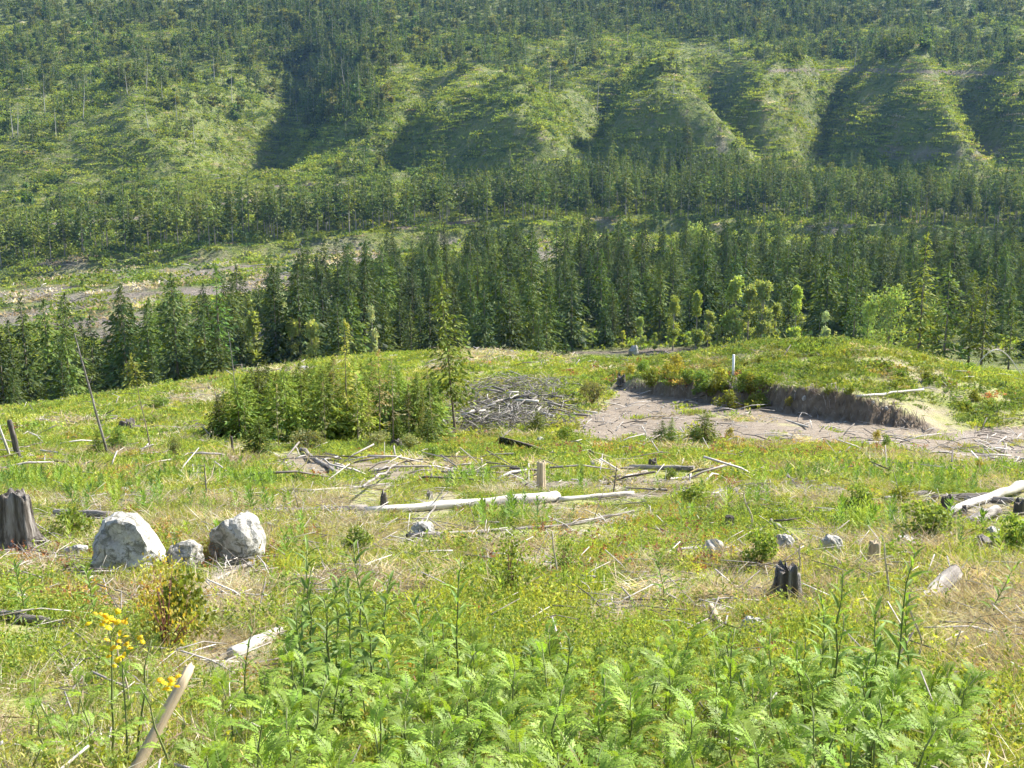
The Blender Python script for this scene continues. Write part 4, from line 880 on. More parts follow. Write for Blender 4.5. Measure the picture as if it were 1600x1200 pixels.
# ------------------------------------------------------------------ stumps and posts
def stump(name, x, yb_, w_px, h_px, mat, lab, seed, flare=0.5, roots=0, jag=0.12, cat='stump', topmat=None, lean=(0, 0)):
    P = place(x, yb_, 4); mpp = pxm(P); r = w_px * mpp / 2; h = h_px * mpp; gg = np.random.default_rng(seed + 70); CLEAR.append((P.x, P.y - 0.6 * r - 0.01 * P.y, r * 1.3 + 0.012 * P.y)); n, k = 44, 14
    th = np.arange(n) / n * 2 * np.pi; ph = gg.uniform(0, 6.28, 4); nb = gg.integers(4, 7)
    rid = gsm(gg.normal(0, 0.10, n)[None], 0.7, 1)[0] + 0.08 * np.sin(3 * th + ph[1]) + 0.08 * np.sin(nb * th + ph[2])
    jagh = gsm(gg.normal(0, jag, n)[None], 0.6, 1)[0] * 0.7 + jag * 0.7 * np.sin(th * 2 + ph[3]); V = []
    for i in range(k):
        t = i / (k - 1); fl = 1 + flare * math.exp(-t * 5) * (1 + 0.9 * np.sin(nb * th + ph[2]))
        rr = r * (1 - 0.16 * t) * (fl + rid * (0.6 + 0.4 * t) + gg.normal(0, 0.018, n)); V.append(np.column_stack([np.cos(th) * rr, np.sin(th) * rr, -0.1 * h + t * h * 1.1 + (jagh * h * t ** 3)]))
    top = V[-1]; V.append(np.column_stack([top[:, 0] * 0.86, top[:, 1] * 0.86, top[:, 2] - 0.02 * h]))
    Va = np.vstack(V); F = []
    for i in range(k):
        for j in range(n): a, b = i * n + j, i * n + (j + 1) % n; F += [(a, b, b + n), (a, b + n, a + n)]
    e = thing(name, xf(P, 0, 1, lean[0], lean[1]), lab, cat); link('body', mk_mesh('body', Va, np.array(F), mat), e)
    ring = V[-1].copy(); ring[:, 2] -= 0.006 * h; c = ring.mean(0) - np.array([0, 0, 0.04 * h]); Vc = np.vstack([c[None], ring])
    link('broken_top', mk_mesh('broken_top', Vc, np.array([(0, 1 + j, 1 + (j + 1) % n) for j in range(n)]), topmat or mat), e)
    for i in range(roots):
        a = gg.uniform(0, 6.28) if i > 4 else -0.9 + i * 0.5 - 0.7; L = r * gg.uniform(1.3, 2.2); z0 = h * gg.uniform(0.12, 0.32)
        tt = np.linspace(0, 1, 6); rad = r * 0.7 + L * tt * 0.75
        pts_ = np.column_stack([np.cos(a + 0.25 * np.sin(tt * 4 + i)) * rad, np.sin(a + 0.25 * np.sin(tt * 4 + i)) * rad, z0 * (1 - tt) ** 1.4 - 0.03 + 0.04 * np.sin(tt * 7 + i) * h])
        X, Y = P.x + pts_[:, 0], P.y + pts_[:, 1]; pts_[:, 2] = np.maximum(pts_[:, 2], ground_z(X, Y) - P.z - 0.02) + 0.01
        Vt, Ft = tube(pts_, r * 0.2 * (1 - 0.75 * tt) * gg.uniform(0.6, 1.25), 7); link('root', mk_mesh('root', Vt, Ft, mat, smooth=True), e)
    return e
stump('tree_stump', 28, 858, 58, 88, M['stump_wood'], 'big weathered grey stump with spreading roots beside the boulders', 1, 0.7, 20, 0.1)
stump('broken_post', 845, 764, 14, 44, T_, 'short upright broken post behind the long bleached log', 2, 0.1, 0, 0.04)
stump('broken_post', 1364, 888, 20, 44, T_, 'square-looking tan splintered post beside the white rocks', 3, 0.08, 0, 0.06)
stump('tree_stump', 1228, 940, 44, 50, M['stump_wood'], 'dark rotten stump draped with dry roots above the leafy weeds', 4, 0.9, 18, 0.22)
stump('tree_stump', 1140, 822, 15, 16, D_, 'small dark stump left of the tan post, in bright weeds', 5, 0.2, 0, 0.1)
stump('tree_stump', 600, 800, 12, 26, D_, 'narrow dark broken stump at the butt of the long log', 6, 0.2, 0, 0.2)
stump('tree_stump', 745, 744, 20, 9, D_, 'low black stump on the skid trail', 7, 0.4, 3, 0.2)
stump('tree_stump', 199, 670, 26, 11, D_, 'dark root ball lying on the far grassy slope', 8, 0.6, 5, 0.3)
stump('tree_stump', 1478, 800, 18, 22, D_, 'black stump at the near end of the log heap', 9, 0.3, 2, 0.2)
stump('tree_stump', 1592, 806, 18, 22, D_, 'black stump right under the slanting bleached log', 10, 0.3, 2, 0.2)
stump('tree_stump', 671, 780, 10, 12, G_, 'little grey stump just behind the middle of the long log', 11, 0.2, 0, 0.1)
stump('tree_stump', 1020, 728, 14, 10, D_, 'small dark stump behind the branch-stubbed grey log', 12, 0.4, 2, 0.2)
stump('tree_stump', 100, 768, 18, 8, D_, 'short dark log butt in grass above the big stump', 13, 0.1, 0, 0.2)
stump('tree_stump', 620, 697, 18, 9, D_, 'dark stump under the half-dead thin trees', 14, 0.4, 3, 0.2)
stump('tree_stump', 970, 602, 12, 12, D_, 'dark stump at the upper end of the cut bank', 15, 0.4, 2, 0.3)
stump('tree_stump', 1545, 860, 40, 20, G_, 'low grey stump in weeds below the log heap', 16, 0.4, 5, 0.2)
# ------------------------------------------------------------------ rocks
def rock(x, yb_, w_px, h_px, lab, seed, deep=0.9, mat=None, cuts=9):
    import bmesh
    P = place(x, yb_, 3); mpp = pxm(P); CLEAR.append((P.x, P.y - 0.01 * P.y, w_px * mpp * 0.6)); bm = bmesh.new(); bmesh.ops.create_icosphere(bm, subdivisions=4, radius=1.0); gg = np.random.default_rng(seed + 300)
    V = np.array([v.co for v in bm.verts])
    for _ in range(cuts):
        nn = rand_dirs(1, gg)[0]; d = gg.uniform(0.62, 0.9); ex = np.maximum(V @ nn - d, 0); V = V - ex[:, None] * nn * 0.985
    q = V * 2.1 + seed; V = V * (1 + 0.42 * fbm(q[:, 0] + q[:, 2], q[:, 1] - q[:, 2] * 0.7, seed, 3)[:, None] + 0.2 * fbm(q[:, 0] * 3 + q[:, 2] * 2, q[:, 1] * 3 - q[:, 2], seed + 3, 3)[:, None])
    ext = (V.max(0) - V.min(0)); V = (V - (V.max(0) + V.min(0)) / 2) / ext
    w_px, h_px = (w_px * 0.8, h_px * 0.85) if x > 1050 else (w_px, h_px); V[:, 0] *= w_px * mpp; V[:, 1] *= w_px * mpp * deep; V[:, 2] = (V[:, 2] + 0.26) * h_px * mpp * 1.36
    for v, c in zip(bm.verts, V): v.co = c
    me = NEW_MESH('rock'); bm.to_mesh(me); bm.free(); me.materials.append(mat or M['rock'])
    for p in me.polygons: p.use_smooth = False
    tag(link('boulder' if w_px > 50 else 'rock', me, None, xf(P + Vector((0, w_px * mpp * 0.3, 0)), 0)), lab, 'boulder' if w_px > 50 else 'rock')
for a in [(195, 892, 116, 80, 'largest pale granite boulder with a shaded face, beside the big stump', 1), (368, 880, 88, 72, 'bright white boulder, second largest, right of the orange shrub', 2), (284, 890, 56, 42, 'small pale boulder between the two large boulders', 3),
          (116, 874, 42, 20, 'flat grey rock between the big stump and the largest boulder', 4), (660, 838, 38, 20, 'small angular pale rock below the long bleached log', 5), (935, 732, 24, 13, 'small white rock beside the skid trail', 6),
          (1116, 868, 44, 28, 'rounded grey rock in weeds left of the dark rotten stump', 7), (1302, 868, 48, 34, 'white rock just left of the tan splintered post', 8), (1226, 866, 46, 34, 'pale speckled rock behind the dark rotten stump', 9),
          (1176, 994, 42, 32, 'white rock poking out of the leafy weeds', 10), (28, 946, 34, 16, 'low pale rock near the left edge above the split log', 11), (76, 952, 22, 14, 'small white stone beside the low pale rock', 12),
          (1418, 862, 38, 26, 'pale stone behind the tall weeds past the tan post', 13), (1556, 846, 36, 24, 'grey-white stone below the log heap', 14), (193, 770, 14, 8, 'tiny white stone in grass above the boulders', 15),
          (1385, 650, 9, 7, 'small stone stuck in the cut bank face', 16), (1256, 640, 9, 8, 'little stone set high in the cut bank', 17), (300, 584, 16, 7, 'pale stone on the far slope by the thicket', 18), (474, 580, 18, 7, 'pale broken stone on the crest above the thicket', 19), (845, 690, 12, 6, 'pale stone in grass below the slash pile', 20), (250, 886, 26, 16, 'grey stone wedged beside the largest boulder', 21), (990, 556, 16, 16, 'bright pale rock patch by the valley road beyond the crest', 22)]:
    rock(*a)
# ------------------------------------------------------------------ shrubs
g = np.random.default_rng(707)
def shrub_proto(seed, h, r, leaves, size, col, mat='broadleaf', lobes=9, stem='redstem'):
    V, F, T, limbs = leaf_crown(seed, h, r, 0.05, lobes, leaves, size, col)
    t = join([tube([(0, 0, -0.05), (q[0] * 0.4, q[1] * 0.4, q[2] * 0.55), tuple(q)], [0.012 * h, 0.009 * h, 0.004 * h], 4) for q in limbs])
    return mk_mesh('foliage', V, F, M[mat], T), mk_mesh('stems', t[0], t[1], M[stem])
SH = {'green': shrub_proto(81, 1, 0.5, 1100, 0.085, (0.17, 0.26, 0.05)), 'dark': shrub_proto(82, 1, 0.55, 900, 0.06, (0.17, 0.25, 0.05), lobes=18), 'pale': shrub_proto(83, 1, 0.75, 1100, 0.09, (0.22, 0.24, 0.09), lobes=12),
      'gold': shrub_proto(84, 1, 0.75, 520, 0.055, (0.36, 0.28, 0.05), lobes=22), 'rust': shrub_proto(85, 1, 0.8, 560, 0.06, (0.32, 0.17, 0.06), lobes=18), 'lime': shrub_proto(86, 1, 0.8, 900, 0.10, (0.18, 0.23, 0.035), lobes=12), 'bank': shrub_proto(87, 1, 0.8, 800, 0.13, (0.19, 0.23, 0.04), lobes=10), 'amber': shrub_proto(88, 1, 0.8, 700, 0.12, (0.29, 0.28, 0.05), lobes=10)}
def shrub(kind, x, yb_, h_px, w, lab, group=None, ymin=4):
    P = place(x, yb_, ymin); h = h_px * pxm(P)
    e = thing('shrub', Matrix.Translation(P) @ Euler((0, 0, x * 1.7)).to_matrix().to_4x4() @ Matrix.Diagonal((h * w, h * w, h, 1)), lab, 'shrub', group)
    link('stems', SH[kind][1], e); link('foliage', SH[kind][0], e)
for a in [('pale', 925, 634, 38, 1.0, 'pale yellow-green bushy shrub beside the slash pile'), ('dark', 795, 940, 110, 0.8, 'loose green upright shrub right of centre above the leafy weeds'), ('gold', 262, 1020, 165, 0.62, 'tall yellow-gold leaved shrub in front of the boulders'), ('lime', 290, 1010, 110, 0.7, 'loose yellow-green shrub mingling with the tall gold one'), ('rust', 235, 985, 80, 0.8, 'reddish low shrub left of the tall gold one'), ('gold', 205, 880, 48, 1.0, 'yellow-leaved shrub against the largest boulder'),
          ('rust', 255, 868, 60, 0.8, 'orange-leaved shrub between the two large boulders'), ('rust', 325, 880, 42, 0.8, 'rusty-leaved shrub at the foot of the white boulder'), ('green', 1185, 890, 66, 0.9, 'grey-green shrub beside the dark rotten stump'), ('green', 1440, 850, 70, 1.3, 'wide green shrub below the log heap'), ('green', 1340, 800, 44, 1.2, 'bright green shrub behind the tan post'),
          ('lime', 1410, 790, 30, 1.4, 'lime green leafy clump left of the log heap'), ('lime', 1085, 790, 30, 1.6, 'lime green leafy clump at the skid trail edge'), ('lime', 115, 845, 44, 1.4, 'lime green ferny clump beside the big stump'), ('green', 675, 722, 30, 0.9, 'small round green shrub above the skid trail'), ('dark', 908, 742, 22, 0.9, 'small round bush beside the skid trail'),
          ('green', 1045, 752, 22, 1.0, 'small bright bush in front of the grey log'), ('dark', 930, 756, 12, 1.5, 'low flat bush on the skid trail edge'), ('pale', 590, 702, 26, 1.6, 'grey-green willow shrub before the thin trees'), ('pale', 480, 704, 30, 1.5, 'pale willow shrub before the thicket'), ('pale', 640, 704, 24, 1.4, 'pale willow shrub at the far end of the thicket'),
          ('pale', 274, 724, 40, 0.5, 'grey-buff dry shrub on the grassy slope'), ('amber', 1370, 696, 22, 0.5, 'tiny orange shrub at the dirt clearing edge'), ('amber', 1141, 690, 20, 0.6, 'rusty small shrub right of the saplings'), ('green', 1384, 704, 26, 0.6, 'small slim shrub on the dirt road edge'), ('amber', 1528, 748, 26, 0.6, 'yellow-brown shrub at the dirt road edge near the right'), ('green', 1570, 748, 18, 0.6, 'small green shrub beside the yellow-brown one'),
          ('lime', 885, 692, 24, 1.3, 'bright lime bush on the slope below the slash pile'), ('green', 1580, 870, 70, 1.0, 'dark-leaved bush at the right edge below the log heap'), ('amber', 210, 720, 16, 1.6, 'low olive bush by the leaning snags'), ('green', 250, 640, 22, 1.6, 'low bush on the far slope left of the thicket'), ('dark', 880, 900, 60, 1.0, 'loose weedy green bush in the middle of the near slope'), ('green', 560, 870, 50, 1.1, 'low green bush left of the tall pale-topped weed')]:
    shrub(*a)
for k in range(34):                             # bushes crowding the lip of the cut bank and the knoll
    x = 985 + 205 * g.random() if k < 22 else g.uniform(1180, 1560); yb_ = (588 + (x - 985) * 0.20 + g.uniform(-16, 22)) if k < 22 else g.uniform(560, 640)
    kd_ = 'amber' if x < 1080 and yb_ < 600 and k % 2 else ['bank', 'bank', 'green', 'amber', 'lime'][int(g.integers(5))]
    hp = g.uniform(18, 30) if k < 22 else g.uniform(10, 18)
    col = {'amber': 'amber', 'bank': 'olive', 'green': 'green', 'lime': 'lime'}[kd_]
    lab = f"{col} {'bush crowding the lip of the cut bank' if k < 22 else 'low bush on the open knoll slope'}, {'left of' if x < 1140 else 'right of'} the white stake"
    shrub(kd_, x, yb_, hp, g.uniform(0.8, 1.2), lab, lab.replace(' bush', ' bushes'), 60)
# dark drooping fallen bough above the post
P = place(850, 708, 20); mpp = pxm(P); t = np.linspace(0, 1, 7)
e = thing('fallen_bough', Matrix.Translation(P), 'dark drooping conifer bough lying in grass above the post', 'branch')
cx = np.column_stack([-70 * mpp * t, 0.2 * t, (4 + 26 * t - 6 * t * t) * mpp]); V, F = tube(cx, np.linspace(0.06, 0.02, 7), 6); link('stem', mk_mesh('stem', V, F, M['bark']), e)
n = 420; tt = g.uniform(0, 1, n); Pn = np.column_stack([np.interp(tt, t, cx[:, i]) for i in range(3)]); D = nrm(np.column_stack([g.normal(0.3, 0.5, n), g.normal(0, 0.4, n), g.uniform(-1.3, -0.3, n)]))
V, F = kites(Pn, D, side_of(D, g), g.uniform(6, 15, n) * mpp, g.uniform(2, 4, n) * mpp); link('needles', mk_mesh('needles', V, F, M['needle'], np.repeat(np.array([(0.07, 0.075, 0.02)]) * g.uniform(0.6, 1.3, (n, 1)), 4, 0)), e)

# ------------------------------------------------------------------ herbs of the near slope, leaf by leaf
def pinnate(seed, L=0.2):
    gg = np.random.default_rng(seed); np_ = 11; P, D, l, w, S = [], [], [], [], []
    curve = lambda s: np.stack([L * s * (1 - 0.12 * s), 0 * s, L * (0.30 * s - 0.62 * s * s)], -1)
    for i in range(np_):
        s = 0.12 + 0.86 * i / (np_ - 1); p = curve(np.array(s)); tg = nrm((curve(np.array(s + 0.02)) - p)[None])[0]; ll = L * 0.27 * math.sin(math.pi * (0.14 + 0.78 * s) ** 0.9) ** 0.8 * gg.uniform(0.85, 1.15)
        for sd in (-1, 1):
            d = nrm((tg * 0.75 + np.array([0, sd, 0]) + np.array([0, 0, gg.normal(-0.05, 0.15)]))[None])[0]; sv = nrm(np.cross(d, np.cross(tg, np.array([0, sd, 0.0])))[None])[0]
            P.append(p); D.append(d); S.append(sv); l.append(ll); w.append(ll * 0.22)
            for q, sg in ((0.3, 1), (0.3, -1), (0.58, 1), (0.58, -1)):
                d2 = nrm((d * 0.8 + sv * sg * 0.75)[None])[0]; P.append(p + d * ll * q); D.append(d2); S.append(nrm(np.cross(np.cross(d, sv), d2)[None])[0]); l.append(ll * 0.42 * (1.15 - q)); w.append(ll * 0.13)
    P.append(curve(np.array(0.95))); D.append(nrm(np.array([[0.7, 0, -0.7]]))[0]); S.append(np.array([0, 1.0, 0])); l.append(L * 0.1); w.append(L * 0.05)
    ss = np.linspace(0, 0.97, 6); r0 = curve(ss); V1 = np.vstack([r0 + (0, 0.0022, 0), r0 - (0, 0.0022, 0.001)]); F1 = np.array([(i, i + 1, i + 7) for i in range(5)] + [(i, i + 7, i + 6) for i in range(5)])
    V2, F2 = kites(np.array(P), np.array(D), np.array(S), np.array(l), np.array(w), 0.06, 0.5)
    V, F = join([(V1, F1), (V2, F2)])
    c = np.array((0.225, 0.335, 0.045)) * gg.uniform(0.75, 1.25); T = np.tile(c, (len(V), 1)); T[:12] = (0.16, 0.22, 0.06)
    return V, F, T
TL = [pinnate(90 + i, 0.2) for i in range(6)]; TLM = [mk_mesh('leaf', *x[:2], M['herb'], x[2]) for x in TL]
def lance(seed, L=0.14, W=0.026, col=(0.13, 0.20, 0.04)):
    gg = np.random.default_rng(seed); k = 6; s = np.linspace(0, 1, k); wd = W * np.sin(np.pi * s ** 0.8) ** 0.8 * 0.5 + 0.0008; z = L * (0.15 * s - 0.45 * s * s); x = L * s * (1 - 0.1 * s)
    V = np.vstack([np.column_stack([x, wd, z + wd * 0.5]), np.column_stack([x, 0 * x, z]), np.column_stack([x, -wd, z + wd * 0.5])]); F = []
    for i in range(k - 1):
        F += [(i, i + 1, k + i + 1), (i, k + i + 1, k + i), (k + i, k + i + 1, 2 * k + i + 1), (k + i, 2 * k + i + 1, 2 * k + i)]
    return V, np.array(F), np.tile(np.array(col) * gg.uniform(0.85, 1.15), (len(V), 1))
LL = [mk_mesh('leaf', *x[:2], M['herb'], x[2], smooth=True) for x in [lance(96), lance(97, 0.15, 0.022, (0.15, 0.23, 0.04)), lance(98, 0.13, 0.03, (0.11, 0.18, 0.045))]]
LY = [mk_mesh('leaf', *x[:2], M['herb'], x[2], smooth=True) for x in [lance(99, 0.14, 0.02, (0.20, 0.30, 0.05)), lance(95, 0.15, 0.022, (0.17, 0.28, 0.05))]]
STEMS = []
for i in range(4):
    gg = np.random.default_rng(170 + i); t = np.linspace(0, 1, 7); pts_ = np.column_stack([0.05 * np.cumsum(gg.normal(0, 0.35, 7)) * t, 0.05 * np.cumsum(gg.normal(0, 0.35, 7)) * t, -0.06 + t * 1.06])
    V, F = tube(pts_, 0.0075 * (1 - 0.65 * t), 6); STEMS.append((mk_mesh('stem', V, F, M['stem'], smooth=True), pts_))
def herb(P, h, leaves, nleaf, lscale, lab, group, gg, up=(0.3, 0.9), taper=0.5, name='leafy_weed', low_=0.12, lean=0.08):
    k = int(gg.integers(4)); e = thing(name, xf(P, gg.uniform(0, 6.28), 1, gg.normal(0, lean), gg.normal(0, lean)), lab, 'plant', group)
    link('stem', STEMS[k][0], e, Matrix.Diagonal((0.75 + 0.3 * h, 0.75 + 0.3 * h, h, 1))); pts_ = STEMS[k][1]; ga = gg.uniform(0, 6.28)
    for i in range(nleaf):
        s = low_ + (1 - low_) * (i + gg.uniform(0, 0.6)) / nleaf; s = min(s, 1.0); c = Vector([np.interp(s, np.linspace(0, 1, 7), pts_[:, j]) for j in range(3)]); c.z *= h
        az = ga + i * 2.4 + gg.normal(0, 0.25); ls = lscale * (1 - taper * s ** 1.6) * gg.uniform(0.8, 1.2); pit = -(up[0] + (up[1] - up[0]) * s + gg.normal(0, 0.15))
        link('leaf', leaves[int(gg.integers(len(leaves)))], e, Matrix.Translation(c) @ Euler((gg.normal(0, 0.25), pit, az), 'XYZ').to_matrix().to_4x4() @ Matrix.Scale(ls, 4))
    return e
g = np.random.default_rng(808)
def at_base(x, Y): X = (x - 800) / FPX * Y * 1.05; return Vector((X, Y, gz(X, Y)))
tw = [(470, 'by the tall dark-leaved weeds'), (700, 'below the pale upright weed'), (900, 'mid foreground'), (1100, 'below the grey branch'), (1260, 'around the white rock'), (1700, 'toward the dry grass at right')]
cnt = 0
for r_, (Y, x0, x1, step) in enumerate([(6.2, 720, 1480, 52), (5.7, 480, 1520, 54), (5.2, 390, 1540, 52), (4.8, 350, 1530, 52), (4.4, 350, 1540, 56), (4.0, 340, 1540, 60), (3.6, 330, 1540, 68), (3.2, 300, 1560, 80)]):
    for x in np.arange(x0, x1, step):
        x = x + g.uniform(-0.45, 0.45) * step; P = at_base(x, Y + g.uniform(-0.22, 0.22)); h = g.uniform(0.22, 0.48) * (0.85 if r_ < 1 else 1)
        if g.random() < 0.04 + 0.2 * (r_ < 2): continue
        rowname = ['back edge', 'back edge', 'upper part', 'upper part', 'middle', 'middle', 'front', 'front'][r_]
        lab = f"{'tall' if h > 0.48 else 'low'} feathery-leaved green weed, {rowname} of the near patch, " + [s for a, s in tw if x < a][0]
        herb(P, h, TLM, int(g.integers(11, 15)), g.uniform(0.75, 1.05), lab, lab.replace(' weed', ' weeds'), g, (0.2, 1.1), 0.3, low_=0.22); cnt += 1
for x, Y in [(20, 4.9), (60, 5.1), (95, 5.2), (40, 4.4), (10, 4.1), (85, 4.6), (120, 4.9)]:
    lab = 'feathery green weed in the small patch under the split log at left'
    herb(at_base(x, Y), g.uniform(0.25, 0.4), TLM, 9, g.uniform(0.6, 0.85), lab, 'feathery weeds at left', g, (0.25, 0.9), 0.4)
for x, Y, yt, kind, lab in [(452, 6.2, 868, 0, 'tallest dark-leaved weed at the left end of the leafy clump'), (486, 6.0, 882, 0, 'dark leafy weed second from the left of the clump'), (520, 6.2, 890, 0, 'dark leafy weed in the middle of the clump'), (566, 6.5, 852, 0, 'tall dark weed with drooping leaves at the right of the clump'), (598, 6.2, 905, 0, 'shorter dark weed ending the clump'), (470, 5.6, 930, 0, 'low dark weed in front of the tallest one'), (540, 5.7, 915, 0, 'low broad-leaved weed in front of the clump'), (575, 5.8, 935, 0, 'low dark weed right at the clump front'), (505, 5.7, 925, 0, 'bushy dark weed at the centre front of the clump'),
                            (714, 6.0, 880, 1, 'single pale upright narrow-leaved weed left of centre'), (668, 6.0, 935, 1, 'shorter pale weed left of the upright one'), (1317, 5.6, 880, 1, 'narrow-leaved weed left of the tallest one beneath the tan post'), (1408, 5.4, 858, 1, 'tallest narrow-leaved weed in front of the broken log'), (1440, 5.8, 935, 1, 'leaning narrow-leaved weed under the broken log'), (1290, 6.0, 945, 1, 'small narrow-leaved weed behind the feathery patch'), (1375, 5.2, 960, 1, 'low narrow-leaved weed at the foot of the tallest one'), (30, 9.0, 870, 1, 'small pale narrow weed at the foot of the big stump'), (140, 8.6, 880, 1, 'slim pale weed in front of the flat grey rock'), (1040, 10, 868, 1, 'upright bright weed above the grey branch'), (1560, 9, 880, 1, 'narrow-leaved weed at the right edge below the log heap')]:
    P = at_base(x, Y); h = max(h_for_top(P, yt), 0.25)
    herb(P, h, LL if kind == 0 else LY, 30 if h > 0.5 else 18, 1.3 if kind == 0 else 1.2, lab, None, g, (0.1, 0.9) if kind == 0 else (0.2, 1.1), 0.45, 'upright_weed', 0.1, 0.05)
for k in range(26):
    x = g.uniform(360, 1500); Y = g.uniform(3.8, 6.4); P = at_base(x, Y); h = g.uniform(0.3, 0.55); kind = int(g.integers(2))
    lab = f"{'dark' if kind == 0 else 'pale'} lance-leaved weed among the feathery ones, " + [q for a_, q in tw if x < a_][0]
    herb(P, h, LL if kind == 0 else LY, 14, 0.9, lab, lab.replace(' weed', ' weeds'), g, (0.1, 1.0), 0.45, 'upright_weed', 0.25, 0.08)
# yellow-flowered weeds
fl = np.random.default_rng(909); th = np.arange(14) / 14 * 6.2832; rings_ = [np.column_stack([np.cos(th) * r * (1 + 0.28 * (np.arange(14) % 2) - 0.14), np.sin(th) * r * (1 + 0.28 * (np.arange(14) % 2) - 0.14), np.full(14, z) + fl.normal(0, 0.0022, 14)]) for r, z in ((0.026, -0.004), (0.019, 0.004), (0.010, 0.008))]
V = np.vstack(rings_ + [[(0, 0, 0.009)]]); F = np.array([f for q in (0, 14) for j in range(14) for f in ((q + j, q + (j + 1) % 14, q + 14 + (j + 1) % 14), (q + j, q + 14 + (j + 1) % 14, q + 14 + j))] + [(28 + j, 28 + (j + 1) % 14, 42) for j in range(14)])
FLM = mk_mesh('flower_head', V, F, M['broadleaf'], np.tile((0.85, 0.62, 0.02), (len(V), 1)) * fl.uniform(0.7, 1.1, (len(V), 1)))
for x, yt, Y, heads, lab in [(150, 968, 4.7, 26, 'yellow-flowered weed with the biggest flower cluster at left'), (195, 998, 4.5, 11, 'yellow-flowered weed beside the pale dead stem'), (245, 1068, 4.2, 9, 'low yellow-flowered weed by the sawn pole'), (178, 1024, 4.4, 6, 'small yellow-flowered weed below the pale dead stem')]:
    P = at_base(x, Y); h = max(h_for_top(P, yt), 0.2); e = herb(P, h, TLM, 12, 0.6, lab, None, g, (0.2, 0.9), 0.3, 'flowering_weed', 0.1, 0.02)
    for i in range(heads):
        link('flower_head', FLM, e, Matrix.Translation((g.normal(0, 0.035), g.normal(0, 0.03), h + g.uniform(-0.03, 0.02))) @ Euler((g.normal(0, 0.4), g.normal(0, 0.4), i)).to_matrix().to_4x4() @ Matrix.Scale(g.uniform(0.35, 0.6), 4))
# pale dead stalks
for x1, y1, x2, y2, Y, lab, cv in [(198, 1120, 188, 1005, 4.3, 'pale forked dead stalk standing in grass at left', 0.05), (1420, 1050, 1436, 928, 5.0, 'pale bent dead stalk in front of the broken log', 0.12), (1388, 960, 1384, 850, 5.6, 'thin pale dead stalk beside the tan post', 0.02), (1475, 1040, 1505, 985, 4.9, 'slanting pale dead stick in the dry grass at right', 0.05), (1545, 1115, 1570, 1075, 4.4, 'short pale dead stick at bottom right', 0.02), (1170, 830, 1168, 772, 11, 'thin pale dead stalk in bright weeds above the grey rock', 0.1), (868, 930, 866, 830, 10, 'thin straw stalk right of the loose upright shrub', 0.03), (1240, 905, 1255, 850, 9, 'thin straw stalk by the pale speckled rock', 0.08)]:
    A = place(x1, y1, 2.5); Y = A.y; B = ray(x2, y2, Y + 0.05); t = np.linspace(0, 1, 8)
    pts_ = np.array(A)[None] * (1 - t[:, None]) + np.array(B)[None] * t[:, None]; L = (B - A).length; pts_[:, 0] += cv * L * np.sin(t * 5); e = thing('dead_stalk', Matrix.Translation(A), lab, 'stalk')
    V, F = tube(pts_ - np.array(A), 0.006 * (1 - 0.5 * t) * (Y / 5), 6); link('stem', mk_mesh('stem', V, F, M['straw'], smooth=True), e)
    for i in range(4):
        q = pts_[int(g.integers(4, 8))] - np.array(A); d = np.array([g.uniform(-1, 1), g.uniform(-0.5, 0.5), g.uniform(0.0, 0.9)]) * L * 0.2; V, F = tube([q, q + d * 0.6, q + d + (0, 0, -0.02)], [0.0028 * Y / 5, 0.002 * Y / 5, 0.001], 4); link('branch', mk_mesh('branch', V, F, M['straw']), e)

# ------------------------------------------------------------------ ground cover nobody could count
def clump(name, seed, kind, R, h, n, l, w):
    gg = np.random.default_rng(seed)
    if kind == 'grass':
        P = np.column_stack([gg.normal(0, R * 0.5, n), gg.normal(0, R * 0.5, n), np.full(n, -0.01)]); el = np.clip(gg.normal(1.15, 0.25, n), 0.3, 1.5); ll = h * gg.uniform(0.5, 1.15, n); md = 0.35
    elif kind == 'straw':
        P = np.column_stack([gg.normal(0, R * 0.6, n), gg.normal(0, R * 0.6, n), gg.uniform(0, h * 0.5, n)]); el = np.clip(gg.normal(0.25, 0.3, n), -0.3, 1.2); ll = l * gg.uniform(0.5, 1.4, n); md = 0.4
    elif kind == 'forb':                         # several upright stalks set with narrow leaves
        k = max(3, n // 9); base = np.column_stack([gg.normal(0, R * 0.5, k), gg.normal(0, R * 0.5, k)]); hs_ = h * gg.uniform(0.5, 1.15, k); ix = gg.integers(0, k, n); zz = gg.uniform(0.1, 1, n); lean = gg.normal(0, 0.18, (k, 2))
        P = np.column_stack([base[ix] + lean[ix] * (zz * hs_[ix])[:, None], zz * hs_[ix]]); el = np.clip(gg.normal(0.5, 0.35, n), -0.3, 1.4); ll = l * gg.uniform(0.6, 1.2, n) * (1.15 - 0.5 * zz); md = 0.45
    else:                                        # low rounded leaves
        P = np.column_stack([gg.normal(0, R * 0.5, n), gg.normal(0, R * 0.5, n), gg.uniform(0, 1, n) ** 1.5 * h]); el = np.clip(gg.normal(0.35, 0.4, n), -0.4, 1.4); ll = l * gg.uniform(0.6, 1.3, n); md = 0.5
    az = gg.uniform(0, 6.283, n); D = np.column_stack([np.cos(az) * np.cos(el), np.sin(az) * np.cos(el), np.sin(el)])
    V, F = kites(P, D, side_of(D, gg, 0.3), ll, w * gg.uniform(0.7, 1.3, n), 0.15, md); T = np.repeat(gg.uniform(0.7, 1.3, (n, 1)) * np.column_stack([gg.uniform(0.85, 1.15, n), np.ones(n), gg.uniform(0.8, 1.2, n)]), 4, 0)
    return mk_mesh(name, V, F, M['cover'], T)
KINDS = ['grass', 'grass', 'forb', 'forb', 'low', 'straw', 'straw']
